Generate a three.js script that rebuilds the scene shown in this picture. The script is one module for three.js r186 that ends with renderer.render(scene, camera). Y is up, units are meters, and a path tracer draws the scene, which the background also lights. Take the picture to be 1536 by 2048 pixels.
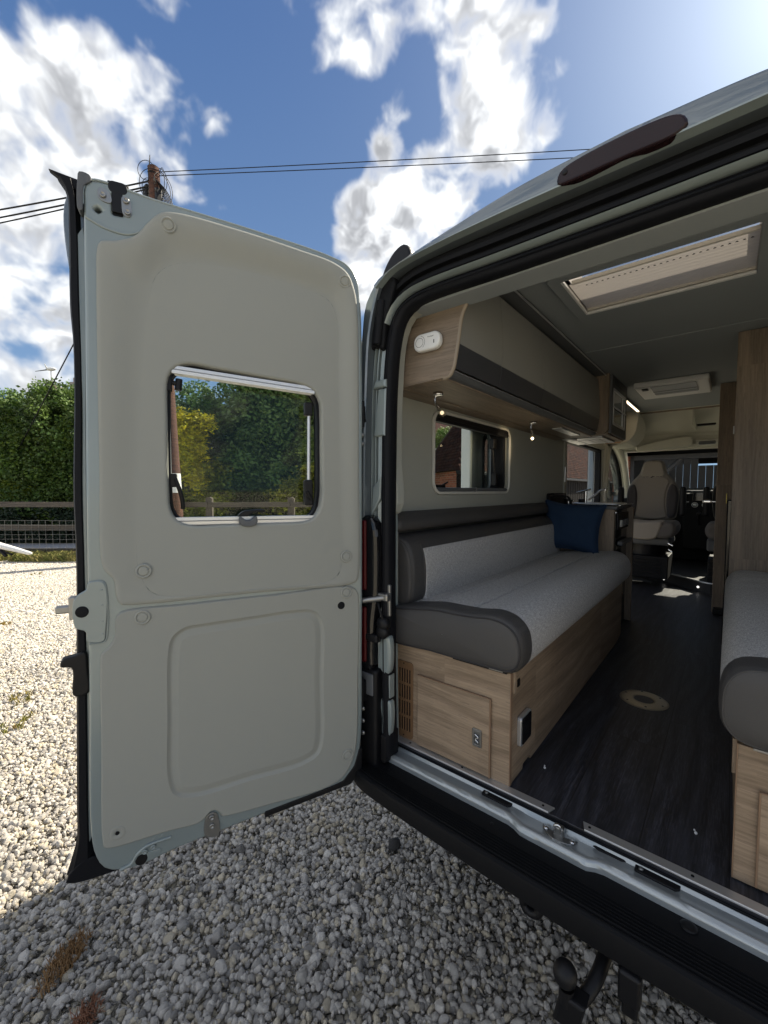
import * as THREE from 'three';
import { RoundedBoxGeometry } from 'three/addons/geometries/RoundedBoxGeometry.js';
import { mergeGeometries, mergeVertices, toCreasedNormals } from 'three/addons/utils/BufferGeometryUtils.js';
import { RectAreaLightUniformsLib } from 'three/addons/lights/RectAreaLightUniformsLib.js';

// ---------------------------------------------------------------- camera, sun, exposure
const scene = new THREE.Scene();
const YAW = 39.5 * Math.PI / 180, PITCH = Math.atan(43 / 838);
const camera = new THREE.PerspectiveCamera(2 * Math.atan(1024 / 838) * 180 / Math.PI, 0.75, 0.02, 900);
camera.rotation.order = 'YXZ';
camera.rotation.set(-PITCH, YAW, 0);
camera.position.set(0.16, 1.55, 1.12);
scene.add(camera);
const renderer = new THREE.WebGLRenderer({ antialias: true });
renderer.toneMapping = THREE.LinearToneMapping;
renderer.toneMappingExposure = 4.0;
renderer.shadowMap.enabled = true;
RectAreaLightUniformsLib.init();
const SUN_AZ = 14.5 * Math.PI / 180, SUN_EL = 41 * Math.PI / 180;
const sunDir = new THREE.Vector3(Math.sin(SUN_AZ) * Math.cos(SUN_EL), Math.sin(SUN_EL), -Math.cos(SUN_AZ) * Math.cos(SUN_EL));
const sun = new THREE.DirectionalLight(new THREE.Color(1.0, 0.91, 0.75), 2.5);
sun.position.copy(sunDir).multiplyScalar(40);
sun.castShadow = true;
sun.shadow.camera.left = -16; sun.shadow.camera.right = 16; sun.shadow.camera.top = 16; sun.shadow.camera.bottom = -16;
sun.shadow.camera.far = 100; sun.shadow.mapSize.set(4096, 4096);
scene.add(sun, sun.target);

// ---------------------------------------------------------------- random numbers and noise
function rng(seed) { let a = seed >>> 0; return () => { a = (a + 0x6D2B79F5) | 0; let t = Math.imul(a ^ (a >>> 15), 1 | a); t = (t + Math.imul(t ^ (t >>> 7), 61 | t)) ^ t; return ((t ^ (t >>> 14)) >>> 0) / 4294967296; }; }
const PT = new Uint8Array(512), GX = new Float64Array(256), GY = new Float64Array(256), GZ = new Float64Array(256);
{ const r = rng(12345), p = [...Array(256).keys()]; for (let i = 255; i > 0; i--) { const j = Math.floor(r() * (i + 1)); [p[i], p[j]] = [p[j], p[i]]; } for (let i = 0; i < 512; i++) PT[i] = p[i & 255];
  for (let i = 0; i < 256; i++) { const z = r() * 2 - 1, a = r() * 2 * Math.PI, q = Math.sqrt(1 - z * z) * 1.35; GX[i] = q * Math.cos(a); GY[i] = q * Math.sin(a); GZ[i] = z * 1.35; } }
function N3(x, y, z) {
  const fx = Math.floor(x), fy = Math.floor(y), fz = Math.floor(z), X = fx & 255, Y = fy & 255, Z = fz & 255;
  x -= fx; y -= fy; z -= fz;
  const u = x * x * x * (x * (x * 6 - 15) + 10), v = y * y * y * (y * (y * 6 - 15) + 10), w = z * z * z * (z * (z * 6 - 15) + 10), x1 = x - 1, y1 = y - 1, z1 = z - 1;
  const A = PT[X] + Y, B = PT[X + 1] + Y, AA = PT[A] + Z, AB = PT[A + 1] + Z, BA = PT[B] + Z, BB = PT[B + 1] + Z;
  let g = PT[AA]; const a0 = GX[g] * x + GY[g] * y + GZ[g] * z; g = PT[BA]; const a1 = GX[g] * x1 + GY[g] * y + GZ[g] * z;
  g = PT[AB]; const a2 = GX[g] * x + GY[g] * y1 + GZ[g] * z; g = PT[BB]; const a3 = GX[g] * x1 + GY[g] * y1 + GZ[g] * z;
  g = PT[AA + 1]; const b0 = GX[g] * x + GY[g] * y + GZ[g] * z1; g = PT[BA + 1]; const b1 = GX[g] * x1 + GY[g] * y + GZ[g] * z1;
  g = PT[AB + 1]; const b2 = GX[g] * x + GY[g] * y1 + GZ[g] * z1; g = PT[BB + 1]; const b3 = GX[g] * x1 + GY[g] * y1 + GZ[g] * z1;
  const p0 = a0 + u * (a1 - a0), p1 = a2 + u * (a3 - a2), q0 = b0 + u * (b1 - b0), q1 = b2 + u * (b3 - b2), m = p0 + v * (p1 - p0), n = q0 + v * (q1 - q0);
  return m + w * (n - m);
}
function fbm(x, y, z, o) { let s = 0, a = 0.5; for (let i = 0; i < o; i++) { s += a * N3(x, y, z); x = x * 2.03 + 17.1; y = y * 2.03 + 3.7; z = z * 2.03 + 9.2; a *= 0.53; } return s; }
const sstep = (a, b, x) => { const t = Math.min(1, Math.max(0, (x - a) / (b - a))); return t * t * (3 - 2 * t); };
const lerp = (a, b, t) => a + (b - a) * t;
const V3 = (x, y, z) => new THREE.Vector3(x, y, z);

// direction or ground place seen at a pixel of the photograph (1536 x 2048), used while laying things out
const CF = V3(-Math.sin(YAW) * Math.cos(PITCH), -Math.sin(PITCH), -Math.cos(YAW) * Math.cos(PITCH));
const CR = V3(Math.cos(YAW), 0, -Math.sin(YAW));
const CU = V3().crossVectors(CR, CF);
const CP = camera.position.clone();
const dirAt = (px, py) => CF.clone().addScaledVector(CR, (px - 768) / 838).addScaledVector(CU, -(py - 1024) / 838).normalize();
const FLAT = V3(-Math.sin(YAW), 0, -Math.cos(YAW));
// place at lateral l and distance d (both horizontal, measured from where the photographer stands), height y
const far = (l, d, y) => V3(CP.x, y, CP.z).addScaledVector(FLAT, d).addScaledVector(CR, l);

// ---------------------------------------------------------------- sky
{
  const W = 3072, H = 1536, data = new Float32Array(W * H * 4);
  const blobs = [
    [40, 190, 150, 1.0], [150, 90, 110, .55], [250, 110, 90, .6], [340, 180, 80, .62], [440, 235, 60, .55], [60, 330, 120, .5], [150, 300, 110, .5],
    [30, 480, 150, .95], [60, 640, 140, 1.0], [120, 480, 80, .5], [230, 340, 60, .5], [20, 760, 80, .8], [400, 405, 60, .7], [330, 370, 60, .6],
    [560, 20, 70, .6], [680, 40, 100, .95], [740, 110, 60, .75], [820, 10, 90, .85], [960, 15, 120, 1.0], [1090, 40, 90, .8], [1130, 130, 30, .55], [600, 180, 45, .4],
    [920, 150, 70, .95], [960, 220, 70, .85], [1060, 265, 75, 1.05], [940, 330, 80, .8], [760, 300, 34, .75], [690, 405, 60, .95], [820, 420, 100, 1.0], [760, 500, 90, 1.0], [720, 590, 90, .9], [880, 380, 70, .7], [520, 290, 25, .45], [1010, 370, 30, .6],
    [560, 330, 150, -.75], [640, 250, 90, -.7], [430, 60, 80, -.5], [560, 110, 50, -.5], [560, 440, 90, -.75], [860, 250, 40, -.5], [1250, 200, 190, -.75], [1230, 60, 90, -.5], [60, 705, 36, -.8], [400, 330, 50, -.5], [300, 30, 60, -.5],
    [860, 80, 30, -.4], [1150, 340, 60, -.5], [670, 330, 40, -.5],
  ].map(([x, y, r, a]) => [dirAt(x, y), (r / 838) * (1 / (1 + ((x - 768) ** 2 + (y - 1024) ** 2) / 838 ** 2)) * 1.25, a]);
  const cosSun = sunDir, nb = blobs.length, BX = new Float64Array(nb * 5); blobs.forEach(([d, rad, a], q) => BX.set([d.x, d.y, d.z, 1 / rad ** 2, a], q * 5));
  for (let j = 0; j < H; j++) {
    const el = ((j + .5) / H - .5) * Math.PI, y = Math.sin(el), c = Math.cos(el);
    for (let i = 0; i < W; i++) {
      const k = (j * W + i) * 4, ph = ((i + .5) / W - .5) * 2 * Math.PI, x = Math.cos(ph) * c, z = Math.sin(ph) * c;
      let r, g, b;
      if (el < -0.02) { r = .16; g = .17; b = .15; }
      else {
        const t = Math.pow(Math.max(0, y), .5);
        r = lerp(.100, .0025, t); g = lerp(.158, .0195, t); b = lerp(.225, .076, t);
        const mu = x * cosSun.x + y * cosSun.y + z * cosSun.z, ang = Math.acos(Math.min(1, Math.max(-1, mu)));
        const glow = .55 * Math.exp(-ang / .14) + .10 * Math.exp(-ang / .34);
        r += glow * .95; g += glow; b += glow;
        // cloud
        const wx = .07 * fbm(x * 9 + 3, y * 9, z * 9, 3), wy = .07 * fbm(x * 9, y * 9 + 9, z * 9, 3);
        const X = x + wx, Y = y * 1.15 + wy, Z = z + wx * .5;
        let n = fbm(X * 8.5 + 11, Y * 8.5 + 5, Z * 8.5, 7);
        const f = x * CF.x + y * CF.y + z * CF.z;
        let bias = 0;
        if (f > .2) for (let q = 0; q < nb; q++) { const dx = BX[q * 5] - x, dy = BX[q * 5 + 1] - y, dz = BX[q * 5 + 2] - z, m = (dx * dx + dy * dy + dz * dz) * BX[q * 5 + 3]; if (m < 5.5) bias += BX[q * 5 + 4] * Math.exp(-m * 1.1); }
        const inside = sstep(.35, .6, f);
        bias = Math.max(-.8, Math.min(1.0, bias)) + (1 - inside) * (.62 + .9 * fbm(x * 2 + 40, y * 2, z * 2, 2));  // cloud cover out of view is thickened to lift the light in the shade
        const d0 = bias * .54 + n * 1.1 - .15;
        const den = sstep(-.03, .40, d0);
        if (den > 0) {
          const e = .03, sx = cosSun.x * e, sy = cosSun.y * e, sz = cosSun.z * e;
          const n2 = fbm((X + sx) * 8.5 + 11, (Y + sy * 1.35) * 8.5 + 5, (Z + sz) * 8.5, 5);
          const lit = sstep(-.22, .24, (n - n2) * 1.2 + .03);
          const thick = sstep(.12, .5, d0);
          let L = lerp(.25, lerp(.115, .33, lit), thick) * (1 + .4 * Math.exp(-ang / .3)) * (1 + .8 * sstep(.2, -.8, mu));  // clouds opposite the sun brightened to add light to the shaded side
          const low = 1 - .14 * sstep(.35, 0, y);
          L *= low;
          const cr = L * .97, cg = L * .99, cb = L * (1.03 - .03 * lit);
          const a = den * .96;
          r = lerp(r, cr, a); g = lerp(g, cg, a); b = lerp(b, cb, a);
        }
      }
      data[k] = r; data[k + 1] = g; data[k + 2] = b; data[k + 3] = 1;
    }
  }
  const tex = new THREE.DataTexture(data, W, H, THREE.RGBAFormat, THREE.FloatType);
  tex.mapping = THREE.EquirectangularReflectionMapping;
  tex.magFilter = THREE.LinearFilter; tex.minFilter = THREE.LinearFilter; tex.needsUpdate = true;
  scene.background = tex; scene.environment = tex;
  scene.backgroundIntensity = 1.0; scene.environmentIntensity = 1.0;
}

// ---------------------------------------------------------------- geometry helpers
function G(geos) {
  const list = (Array.isArray(geos) ? geos : [geos]).map(g => {
    let q = g.index ? g.toNonIndexed() : g.clone();
    for (const k of Object.keys(q.attributes)) if (!['position', 'normal', 'uv'].includes(k)) q.deleteAttribute(k);
    if (!q.attributes.normal) q.computeVertexNormals();
    if (!q.attributes.uv) q.setAttribute('uv', new THREE.BufferAttribute(new Float32Array(q.attributes.position.count * 2), 2));
    q.morphAttributes = {}; q.clearGroups();
    return q;
  });
  return list.length === 1 ? list[0] : mergeGeometries(list);
}
// uv in metres, from the side each face looks to; swap turns the grain by 90 degrees
function uvm(g, swap = false, ox = 0, oy = 0) {
  const p = g.attributes.position, uv = g.attributes.uv, a = V3(), b = V3(), c = V3(), n = V3();
  for (let i = 0; i < p.count; i += 3) {
    a.fromBufferAttribute(p, i); b.fromBufferAttribute(p, i + 1); c.fromBufferAttribute(p, i + 2);
    n.subVectors(b, a).cross(c.clone().sub(a));
    const X = Math.abs(n.x), Y = Math.abs(n.y), Z = Math.abs(n.z);
    for (let k = 0; k < 3; k++) {
      const q = [a, b, c][k];
      let u, v;
      if (X >= Y && X >= Z) { u = q.z; v = q.y; } else if (Y >= Z) { u = q.z; v = q.x; } else { u = q.x; v = q.y; }
      if (swap) [u, v] = [v, u];
      uv.setXY(i + k, u + ox, v + oy);
    }
  }
  return g;
}
const used = {};
function numbered(name) { used[name] = (used[name] ?? -1) + 1; return used[name] ? `${name}_${String(used[name]).padStart(3, '0')}` : name; }
function part(name, geos, mat, parent, o = {}) {
  const g = o.raw ? geos : uvm(G(geos), o.swap, o.ox, o.oy);
  const m = new THREE.Mesh(g, mat);
  m.name = numbered(name); m.castShadow = m.receiveShadow = true;
  (parent || scene).add(m);
  if (o.label) m.userData.label = o.label;
  if (o.kind) m.userData.kind = o.kind;
  return m;
}
function parts(name, geos, mat, parent, o = {}) { return geos.map(g => part(name, g, mat, parent, o)); }
function thing(name, label, category, pos = [0, 0, 0], ry = 0, group) {
  const o = new THREE.Group(); o.name = numbered(name); o.position.set(...pos); o.rotation.y = ry; scene.add(o);
  o.userData = { label, category }; if (group) o.userData.group = group;
  return o;
}
function tag(o, label, category, group, kind) { if (label) o.userData.label = label; if (category) o.userData.category = category; if (group) o.userData.group = group; if (kind) o.userData.kind = kind; return o; }
function box(x0, x1, y0, y1, z0, z1, r = .003, seg = 2) {
  const w = x1 - x0, h = y1 - y0, d = z1 - z0, q = Math.min(r, w * .49, h * .49, d * .49);
  const g = q > 0 ? new RoundedBoxGeometry(w, h, d, seg, q) : new THREE.BoxGeometry(w, h, d);
  g.translate((x0 + x1) / 2, (y0 + y1) / 2, (z0 + z1) / 2); return g;
}
function rr(x0, x1, y0, y1, r, n = 7) {
  const out = [], R = Array.isArray(r) ? r : [r, r, r, r];
  for (const [cx, cy, a, q] of [[x1 - R[0], y1 - R[0], 0, R[0]], [x0 + R[1], y1 - R[1], 1, R[1]], [x0 + R[2], y0 + R[2], 2, R[2]], [x1 - R[3], y0 + R[3], 3, R[3]]])
    for (let i = 0; i <= n; i++) { const t = (a + i / n) * Math.PI / 2; out.push([cx + q * Math.cos(t), cy + q * Math.sin(t)]); }
  return out;
}
const sgn = pts => { let s = 0; pts.forEach((p, i) => { const q = pts[(i + 1) % pts.length]; s += p[0] * q[1] - q[0] * p[1]; }); return s; };
function shape(pts, holes = []) {
  const v = pts.map(p => new THREE.Vector2(p[0], p[1])), s = new THREE.Shape(sgn(pts) < 0 ? v.reverse() : v);
  for (const h of holes) { const hv = h.map(p => new THREE.Vector2(p[0], p[1])); s.holes.push(new THREE.Path(sgn(h) > 0 ? hv.reverse() : hv)); }
  return s;
}
function ext(pts, c0, c1, bevel = 0, holes = [], seg = 3) {
  const d = c1 - c0, bv = Math.min(bevel, d * .49);
  const g = new THREE.ExtrudeGeometry(shape(pts, holes), bv > 0 ? { depth: d - 2 * bv, bevelEnabled: true, bevelSize: bv, bevelThickness: bv, bevelOffset: -bv, bevelSegments: seg, curveSegments: 6 } : { depth: d, bevelEnabled: false });
  g.translate(0, 0, c0 + (bv > 0 ? bv : 0));
  return g;
}
// outline in (z, y), from x = c0 to c1
const extX = (pts, c0, c1, bevel = 0, holes = [], seg) => ext(pts.map(p => [-p[0], p[1]]), c0, c1, bevel, holes.map(h => h.map(p => [-p[0], p[1]])), seg).rotateY(Math.PI / 2);
// outline in (x, z), from y = c0 to c1
const extY = (pts, c0, c1, bevel = 0, holes = [], seg) => ext(pts.map(p => [p[0], -p[1]]), c0, c1, bevel, holes.map(h => h.map(p => [p[0], -p[1]])), seg).rotateX(-Math.PI / 2);
const crease = (g, a = .6) => toCreasedNormals(g.index ? g.toNonIndexed() : g, a);
function smooth(pts, n, closed = false) {
  const c = new THREE.CatmullRomCurve3(pts.map(p => V3(p[0], p[1], p[2] || 0)), closed, 'centripetal');
  const s = c.getSpacedPoints(n); if (closed) s.pop();
  return s.map(p => [p.x, p.y, p.z]);
}
function tube(pts, r, seg = 24, rad = 8, closed = false) {
  return new THREE.TubeGeometry(new THREE.CatmullRomCurve3(pts.map(p => V3(...p)), closed, 'centripetal'), seg, r, rad, closed);
}
function bar(a, b, r, r2 = r, rad = 10) {
  const A = V3(...a), B = V3(...b), L = A.distanceTo(B), g = new THREE.CylinderGeometry(r2, r, L, rad);
  g.translate(0, L / 2, 0); g.applyQuaternion(new THREE.Quaternion().setFromUnitVectors(V3(0, 1, 0), B.clone().sub(A).normalize())); g.translate(A.x, A.y, A.z); return g;
}
function lathe(pts, seg = 24) { return new THREE.LatheGeometry(pts.map(p => new THREE.Vector2(p[0], p[1])), seg); }
// surface through rings of equal length
function loft(rings, closedRing = false, flip = false) {
  const n = rings[0].length, pos = [], idx = [];
  for (const r of rings) for (const p of r) pos.push(p[0], p[1], p[2]);
  const m = closedRing ? n : n - 1;
  for (let i = 0; i < rings.length - 1; i++) for (let j = 0; j < m; j++) {
    const a = i * n + j, b = i * n + (j + 1) % n, c = a + n, d = b + n;
    if (flip) idx.push(a, c, b, b, c, d); else idx.push(a, b, c, b, d, c);
  }
  const g = new THREE.BufferGeometry();
  g.setAttribute('position', new THREE.Float32BufferAttribute(pos, 3)); g.setIndex(idx);
  g.computeVertexNormals();
  return g;
}
// a profile of (outward, z) steps led along an outline in x and y
function sweep(path, prof, cr = .5) {
  const rings = path.map((p, i) => {
    const a = path[Math.max(0, i - 1)], b = path[Math.min(path.length - 1, i + 1)], tx = b[0] - a[0], ty = b[1] - a[1], l = Math.hypot(tx, ty) || 1;
    return prof.map(([o, z]) => [p[0] - ty / l * o, p[1] + tx / l * o, z]);
  });
  return crease(loft(rings), cr);
}

// ---------------------------------------------------------------- textures
function tex(w, h, fn, mx, my, srgb = true) {
  const d = new Uint8Array(w * h * 4);
  for (let j = 0; j < h; j++) for (let i = 0; i < w; i++) {
    const c = fn(i / w, j / h, i, j), k = (j * w + i) * 4;
    if (typeof c === 'number') { d[k] = d[k + 1] = d[k + 2] = Math.max(0, Math.min(255, c * 255)); } else { d[k] = Math.max(0, Math.min(255, c[0])); d[k + 1] = Math.max(0, Math.min(255, c[1])); d[k + 2] = Math.max(0, Math.min(255, c[2])); }
    d[k + 3] = 255;
  }
  const t = new THREE.DataTexture(d, w, h); t.wrapS = t.wrapT = THREE.RepeatWrapping; t.magFilter = THREE.LinearFilter; t.minFilter = THREE.LinearMipmapLinearFilter; t.generateMipmaps = true;
  if (srgb) t.colorSpace = THREE.SRGBColorSpace;
  t.repeat.set(1 / mx, 1 / my); t.needsUpdate = true; return t;
}
function woodGrain(u, v, mx, my, seed) {           // 0..1, grain runs along u
  const x = u * mx, y = v * my;
  const w = .06 * N3(x * 1.3, y * 3, seed) + .02 * N3(x * 4, y * 9, seed + 4);
  const bands = N3(x * .9 + seed, (y + w) * 26, seed * 1.7), fine = N3(x * 5, (y + w * .4) * 150, seed + 2), pores = N3(x * 14, y * 420, seed + 7), mott = N3(x * 3, y * 5, seed + 12);
  return [.5 + .32 * bands + .22 * fine + .14 * mott, pores];
}
function woodTex(mx, my, seed, lo, hi) {
  return tex(1024, 768, (u, v) => { const [g, p] = woodGrain(u, v, mx, my, seed); const t = Math.max(0, Math.min(1, g + .16 * p)), dk = p > .3 ? .86 : 1; return [lerp(lo[0], hi[0], t) * dk, lerp(lo[1], hi[1], t) * dk, lerp(lo[2], hi[2], t) * dk]; }, mx, my);
}
const grainBump = tex(512, 512, (u, v, i, j) => .5 + .3 * N3(i * .27, j * .27, 1) + .25 * N3(i * .61, j * .61, 5), .16, .16, false);
const weaveBump = tex(256, 256, (u, v, i, j) => { const a = i % 8, b = j % 8; const over = ((i >> 3) + (j >> 3)) % 2; return .35 + .5 * (over ? Math.sin((a + .5) / 8 * Math.PI) : Math.sin((b + .5) / 8 * Math.PI)) * (.75 + .25 * N3(i * .3, j * .3, 3)); }, .085, .085, false);
const weaveTex = tex(512, 512, (u, v, i, j) => { const over = ((i >> 2) + (j >> 2)) % 2, n = N3(i * .10, j * .5, 3) * .5 + N3(i * .5, j * .10, 8) * .5 + .4 * N3(i * .16, j * .16, 5) + .16 * N3(i * .055, j * .055, 15) + .30 * N3(i * .03, j * .16, 25) + .30 * N3(i * .16, j * .03, 35); const t = 1 + (over ? .15 : -.15) + n * .4; return [172 * t, 170 * t, 167 * t]; }, .26, .26);
const leatherBump = tex(512, 512, (u, v, i, j) => { const a = N3(i * .16, j * .16, 2), b = N3(i * .4, j * .4, 6); return .5 + .3 * Math.abs(a) + .2 * b; }, .12, .12, false);
const floorTex = tex(1024, 1024, (u, v) => {
  // planks along u, .19 wide
  const x = u * 1.9, y = v * 1.14, row = Math.floor(y / .19), off = (row * .71) % 1.9, pl = Math.floor((x + off) / .95), seed = row * 7.3 + pl * 3.1;
  const yy = y + .012 * N3(x * 3, y * 6, seed), cath = N3((x + seed) * 1.6, yy * 16, seed), rings = Math.sin((yy * 95 + 9 * N3(x * 1.5, y * 3, seed) + 3 * cath));
  const pores = N3(x * 22, yy * 420, seed), fine = N3(x * 6, yy * 170, seed + 5);
  let t = 44 + 9 * N3(seed * 3.3, .5, .5) + 7 * rings + 16 * fine + (pores > .14 ? 20 : 0) * (.6 + .5 * cath);
  const ey = Math.min((y % .19), .19 - (y % .19)), ex = Math.min((x + off) % .95, .95 - (x + off) % .95);
  if (ey < .0013 || ex < .0013) t = 20;
  return [t * .96, t * .98, t * 1.1];
}, 1.9, 1.14);
const speckTex = (r, g, b, amp, scale, m) => tex(512, 512, (u, v, i, j) => { const n = fbm(i / scale, j / scale, 4, 4); const t = 1 + amp * n; return [r * t, g * t, b * t]; }, m, m);

// ---------------------------------------------------------------- materials
const lin = (r, g, b) => new THREE.Color().setRGB(r, g, b);
const M = {};
const std = (c, rough, o = {}) => new THREE.MeshStandardMaterial({ color: c, roughness: rough, metalness: 0, side: THREE.DoubleSide, ...o });
const phy = (c, rough, o = {}) => new THREE.MeshPhysicalMaterial({ color: c, roughness: rough, metalness: 0, side: THREE.DoubleSide, ...o });
M.paint = phy(lin(.135, .158, .172), .34, { metalness: .5, clearcoat: 1, clearcoatRoughness: .04 });
M.steel = phy(lin(.225, .265, .262), .34, { metalness: .15, clearcoat: .7, clearcoatRoughness: .12 });
M.trim = std(lin(.295, .30, .268), .72, { bumpMap: grainBump, bumpScale: .0006 });
M.black = phy(lin(.005, .005, .006), .5, { specularIntensity: .6 });
M.blackMatt = phy(lin(.0045, .0048, .0058), .6, { bumpMap: grainBump, bumpScale: .0008, specularIntensity: .4 });
M.sill = phy(lin(.34, .365, .37), .3, { metalness: .45, clearcoat: 1, clearcoatRoughness: .1 });
M.rubber = phy(lin(.0042, .0048, .007), .62, { specularIntensity: .4 });
M.gloss = phy(lin(.008, .008, .009), .08);
M.chrome = std(lin(.72, .72, .72), .16, { metalness: 1 });
M.alu = std(lin(.62, .63, .64), .38, { metalness: .8 });
M.zinc = std(lin(.30, .30, .29), .38, { metalness: .9 });
M.greyPlastic = std(lin(.09, .095, .10), .55);
M.white = std(lin(.72, .72, .70), .4);
M.offwhite = std(lin(.50, .49, .44), .6);
M.lining = std(lin(.31, .315, .275), .62, { bumpMap: grainBump, bumpScale: .0004 });
M.ceiling = std(lin(.24, .262, .268), .8, { bumpMap: leatherBump, bumpScale: .0006 });
M.cabTrim = std(lin(.46, .45, .385), .75);
M.oak = std(0xffffff, .55, { map: woodTex(1.0, .75, 3.1, [96, 80, 63], [184, 162, 137]) });
M.oakGrey = std(0xffffff, .55, { map: woodTex(1.0, .75, 9.4, [94, 82, 68], [156, 139, 120]) });
M.oakEdge = std(lin(.22, .14, .085), .55);
M.floor = std(0xffffff, .42, { map: floorTex });
M.leather = std(lin(.054, .051, .049), .55, { bumpMap: leatherBump, bumpScale: .0012 });
M.fabric = std(0xffffff, .92, { map: weaveTex, bumpMap: weaveBump, bumpScale: .0012 });
M.fabricLight = std(lin(.30, .28, .245), .9, { bumpMap: weaveBump, bumpScale: .001 });
M.blue = std(lin(.010, .032, .075), .88, { bumpMap: weaveBump, bumpScale: .001 });
M.doorGrey = std(lin(.25, .25, .232), .5);
M.doorDark = phy(lin(.045, .048, .055), .3);
M.red = phy(lin(.06, .002, .004), .3, { specularIntensity: .4 });
M.redDark = phy(lin(.016, .007, .008), .22, { specularIntensity: .6 });
M.acrylic = phy(lin(.90, .92, .90), .02, { specularIntensity: .3, transmission: 1, thickness: 0, ior: 1.45 });
M.clear = phy(lin(.9, .92, .9), .01, { transmission: 1, thickness: 0, ior: 1.45 });
M.blind = phy(lin(.46, .42, .38), .95, { transmission: .45, thickness: 0 });
M.brownVent = std(lin(.17, .095, .045), .5);
M.darkHole = std(lin(.006, .006, .007), .9);
M.wood = std(0xffffff, .85, { map: woodTex(2, 1.5, 5.5, [54, 49, 44], [106, 98, 88]) });

// ---------------------------------------------------------------- ground
{
  const gt = tex(512, 512, () => [205, 200, 188], .8, .8), height = new Float32Array(512 * 512);
  const d = gt.image.data, R = rng(77), S = 512, n = 1300, px = new Float32Array(n), py = new Float32Array(n), tone = new Float32Array(n), warm = new Float32Array(n), cell = new Map();
  for (let k = 0; k < n; k++) { px[k] = R() * S; py[k] = R() * S; tone[k] = .68 + .32 * R(); warm[k] = R(); const key = (px[k] >> 4) + 32 * (py[k] >> 4); if (!cell.has(key)) cell.set(key, []); cell.get(key).push(k); }
  for (let j = 0; j < S; j++) for (let i = 0; i < S; i++) {
    let b1 = 1e9, b2 = 1e9, w = 0;
    for (let dj = -1; dj <= 1; dj++) for (let di = -1; di <= 1; di++) {
      const list = cell.get((((i >> 4) + di + 32) % 32) + 32 * (((j >> 4) + dj + 32) % 32)); if (!list) continue;
      for (const k of list) { let dx = Math.abs(px[k] - i), dy = Math.abs(py[k] - j); dx = Math.min(dx, S - dx); dy = Math.min(dy, S - dy); const q = dx * dx + dy * dy; if (q < b1) { b2 = b1; b1 = q; w = k; } else if (q < b2) b2 = q; }
    }
    const edge = sstep(0, 3.2, Math.sqrt(b2) - Math.sqrt(b1)), t = tone[w] * (1 + .14 * N3(i * .2, j * .2, w)), k = (j * S + i) * 4;
    height[j * S + i] = edge;
    d[k] = Math.min(255, 226 * t + 4 * warm[w]); d[k + 1] = Math.min(255, 220 * t); d[k + 2] = Math.min(255, (208 - 14 * warm[w]) * t);
  }
  gt.needsUpdate = true;
  const bump = tex(512, 512, (u, v, i, j) => height[j * 512 + i], .8, .8, false);
  const g = new THREE.PlaneGeometry(700, 700, 1, 1).rotateX(-Math.PI / 2).translate(0, -.016, 0);
  const m = part('ground', g, phy(0xffffff, .95, { specularIntensity: .2, map: gt, bumpMap: bump, bumpScale: .012 }), scene);
  m.userData.kind = 'structure';

  // pale stones, each one a real pebble
  const peb = new THREE.IcosahedronGeometry(1, 2), p = peb.attributes.position;
  for (let i = 0; i < p.count; i++) {
    const x = p.getX(i), y = p.getY(i), z = p.getZ(i);
    let s = 1 + .22 * N3(x * 1.1 + 3, y * 1.1, z * 1.1) + .10 * N3(x * 2.6, y * 2.6 + 5, z * 2.6);
    let q = [x * s, y * s, z * s];
    for (const [nx, ny, nz, l] of [[.6, .7, .38, .80], [-.7, .3, .64, .84], [.1, -.8, .6, .78], [-.3, .1, -.95, .82], [.75, -.5, -.43, .84]]) { const dd = q[0] * nx + q[1] * ny + q[2] * nz; if (dd > l) { const e = (dd - l) * .8; q = [q[0] - nx * e, q[1] - ny * e, q[2] - nz * e]; } }
    p.setXYZ(i, ...q);
  }
  const pg = crease(mergeVertices((() => { peb.deleteAttribute('normal'); peb.deleteAttribute('uv'); return peb; })()), .55);
  pg.setAttribute('uv', new THREE.BufferAttribute(new Float32Array(pg.attributes.position.count * 2), 2));
  uvm(pg);
  const spots = [], r = rng(5), eye = CP;
  // closest layer dense all over, thinning out along the sight lines
  const add = (x, z, sc) => spots.push([x, z, sc]);
  const region = (n, fn) => { for (let i = 0; i < n; i++) { const s = fn(); if (s) add(...s); } };
  region(130000, () => { const x = lerp(-4.4, 1.3, r()), z = lerp(-2.6, 2.2, r()); return [x, z, 1]; });
  region(165000, () => {
    const dd = lerp(2.6, 11.2, Math.pow(r(), .62)), l = dd * lerp(-1.12, -.62, r()); const q = far(l, dd, 0);
    if (q.x > -4.4 && q.z > -2.6 && q.z < 2.2) return null; return [q.x, q.z, 1.08];
  });
  region(16000, () => { const dd = lerp(5, 10, r()), l = dd * lerp(-.62, -.1, r()); const q = far(l, dd, 0); return q.x < -4.4 ? [q.x, q.z, 1.1] : null; });
  region(50000, () => { const x = lerp(-3.6, .9, r()), z = lerp(-1.6, 1.6, r()); return [x, z, .42]; });
  const mat = phy(0xffffff, .93, { specularIntensity: .35, map: tex(256, 256, (u, v, i, j) => { const n = fbm(i * .06, j * .06, 3, 4), s = N3(i * .5, j * .5, 9); const t = 236 + 60 * n + (s > .35 ? -60 : 0); return [t, t, t]; }, 1.2, 1.2), bumpMap: grainBump, bumpScale: .004 });
  const im = new THREE.InstancedMesh(pg, mat, spots.length);
  im.name = 'gravel'; im.castShadow = im.receiveShadow = true;
  const o = new THREE.Object3D(), c = new THREE.Color();
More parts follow.
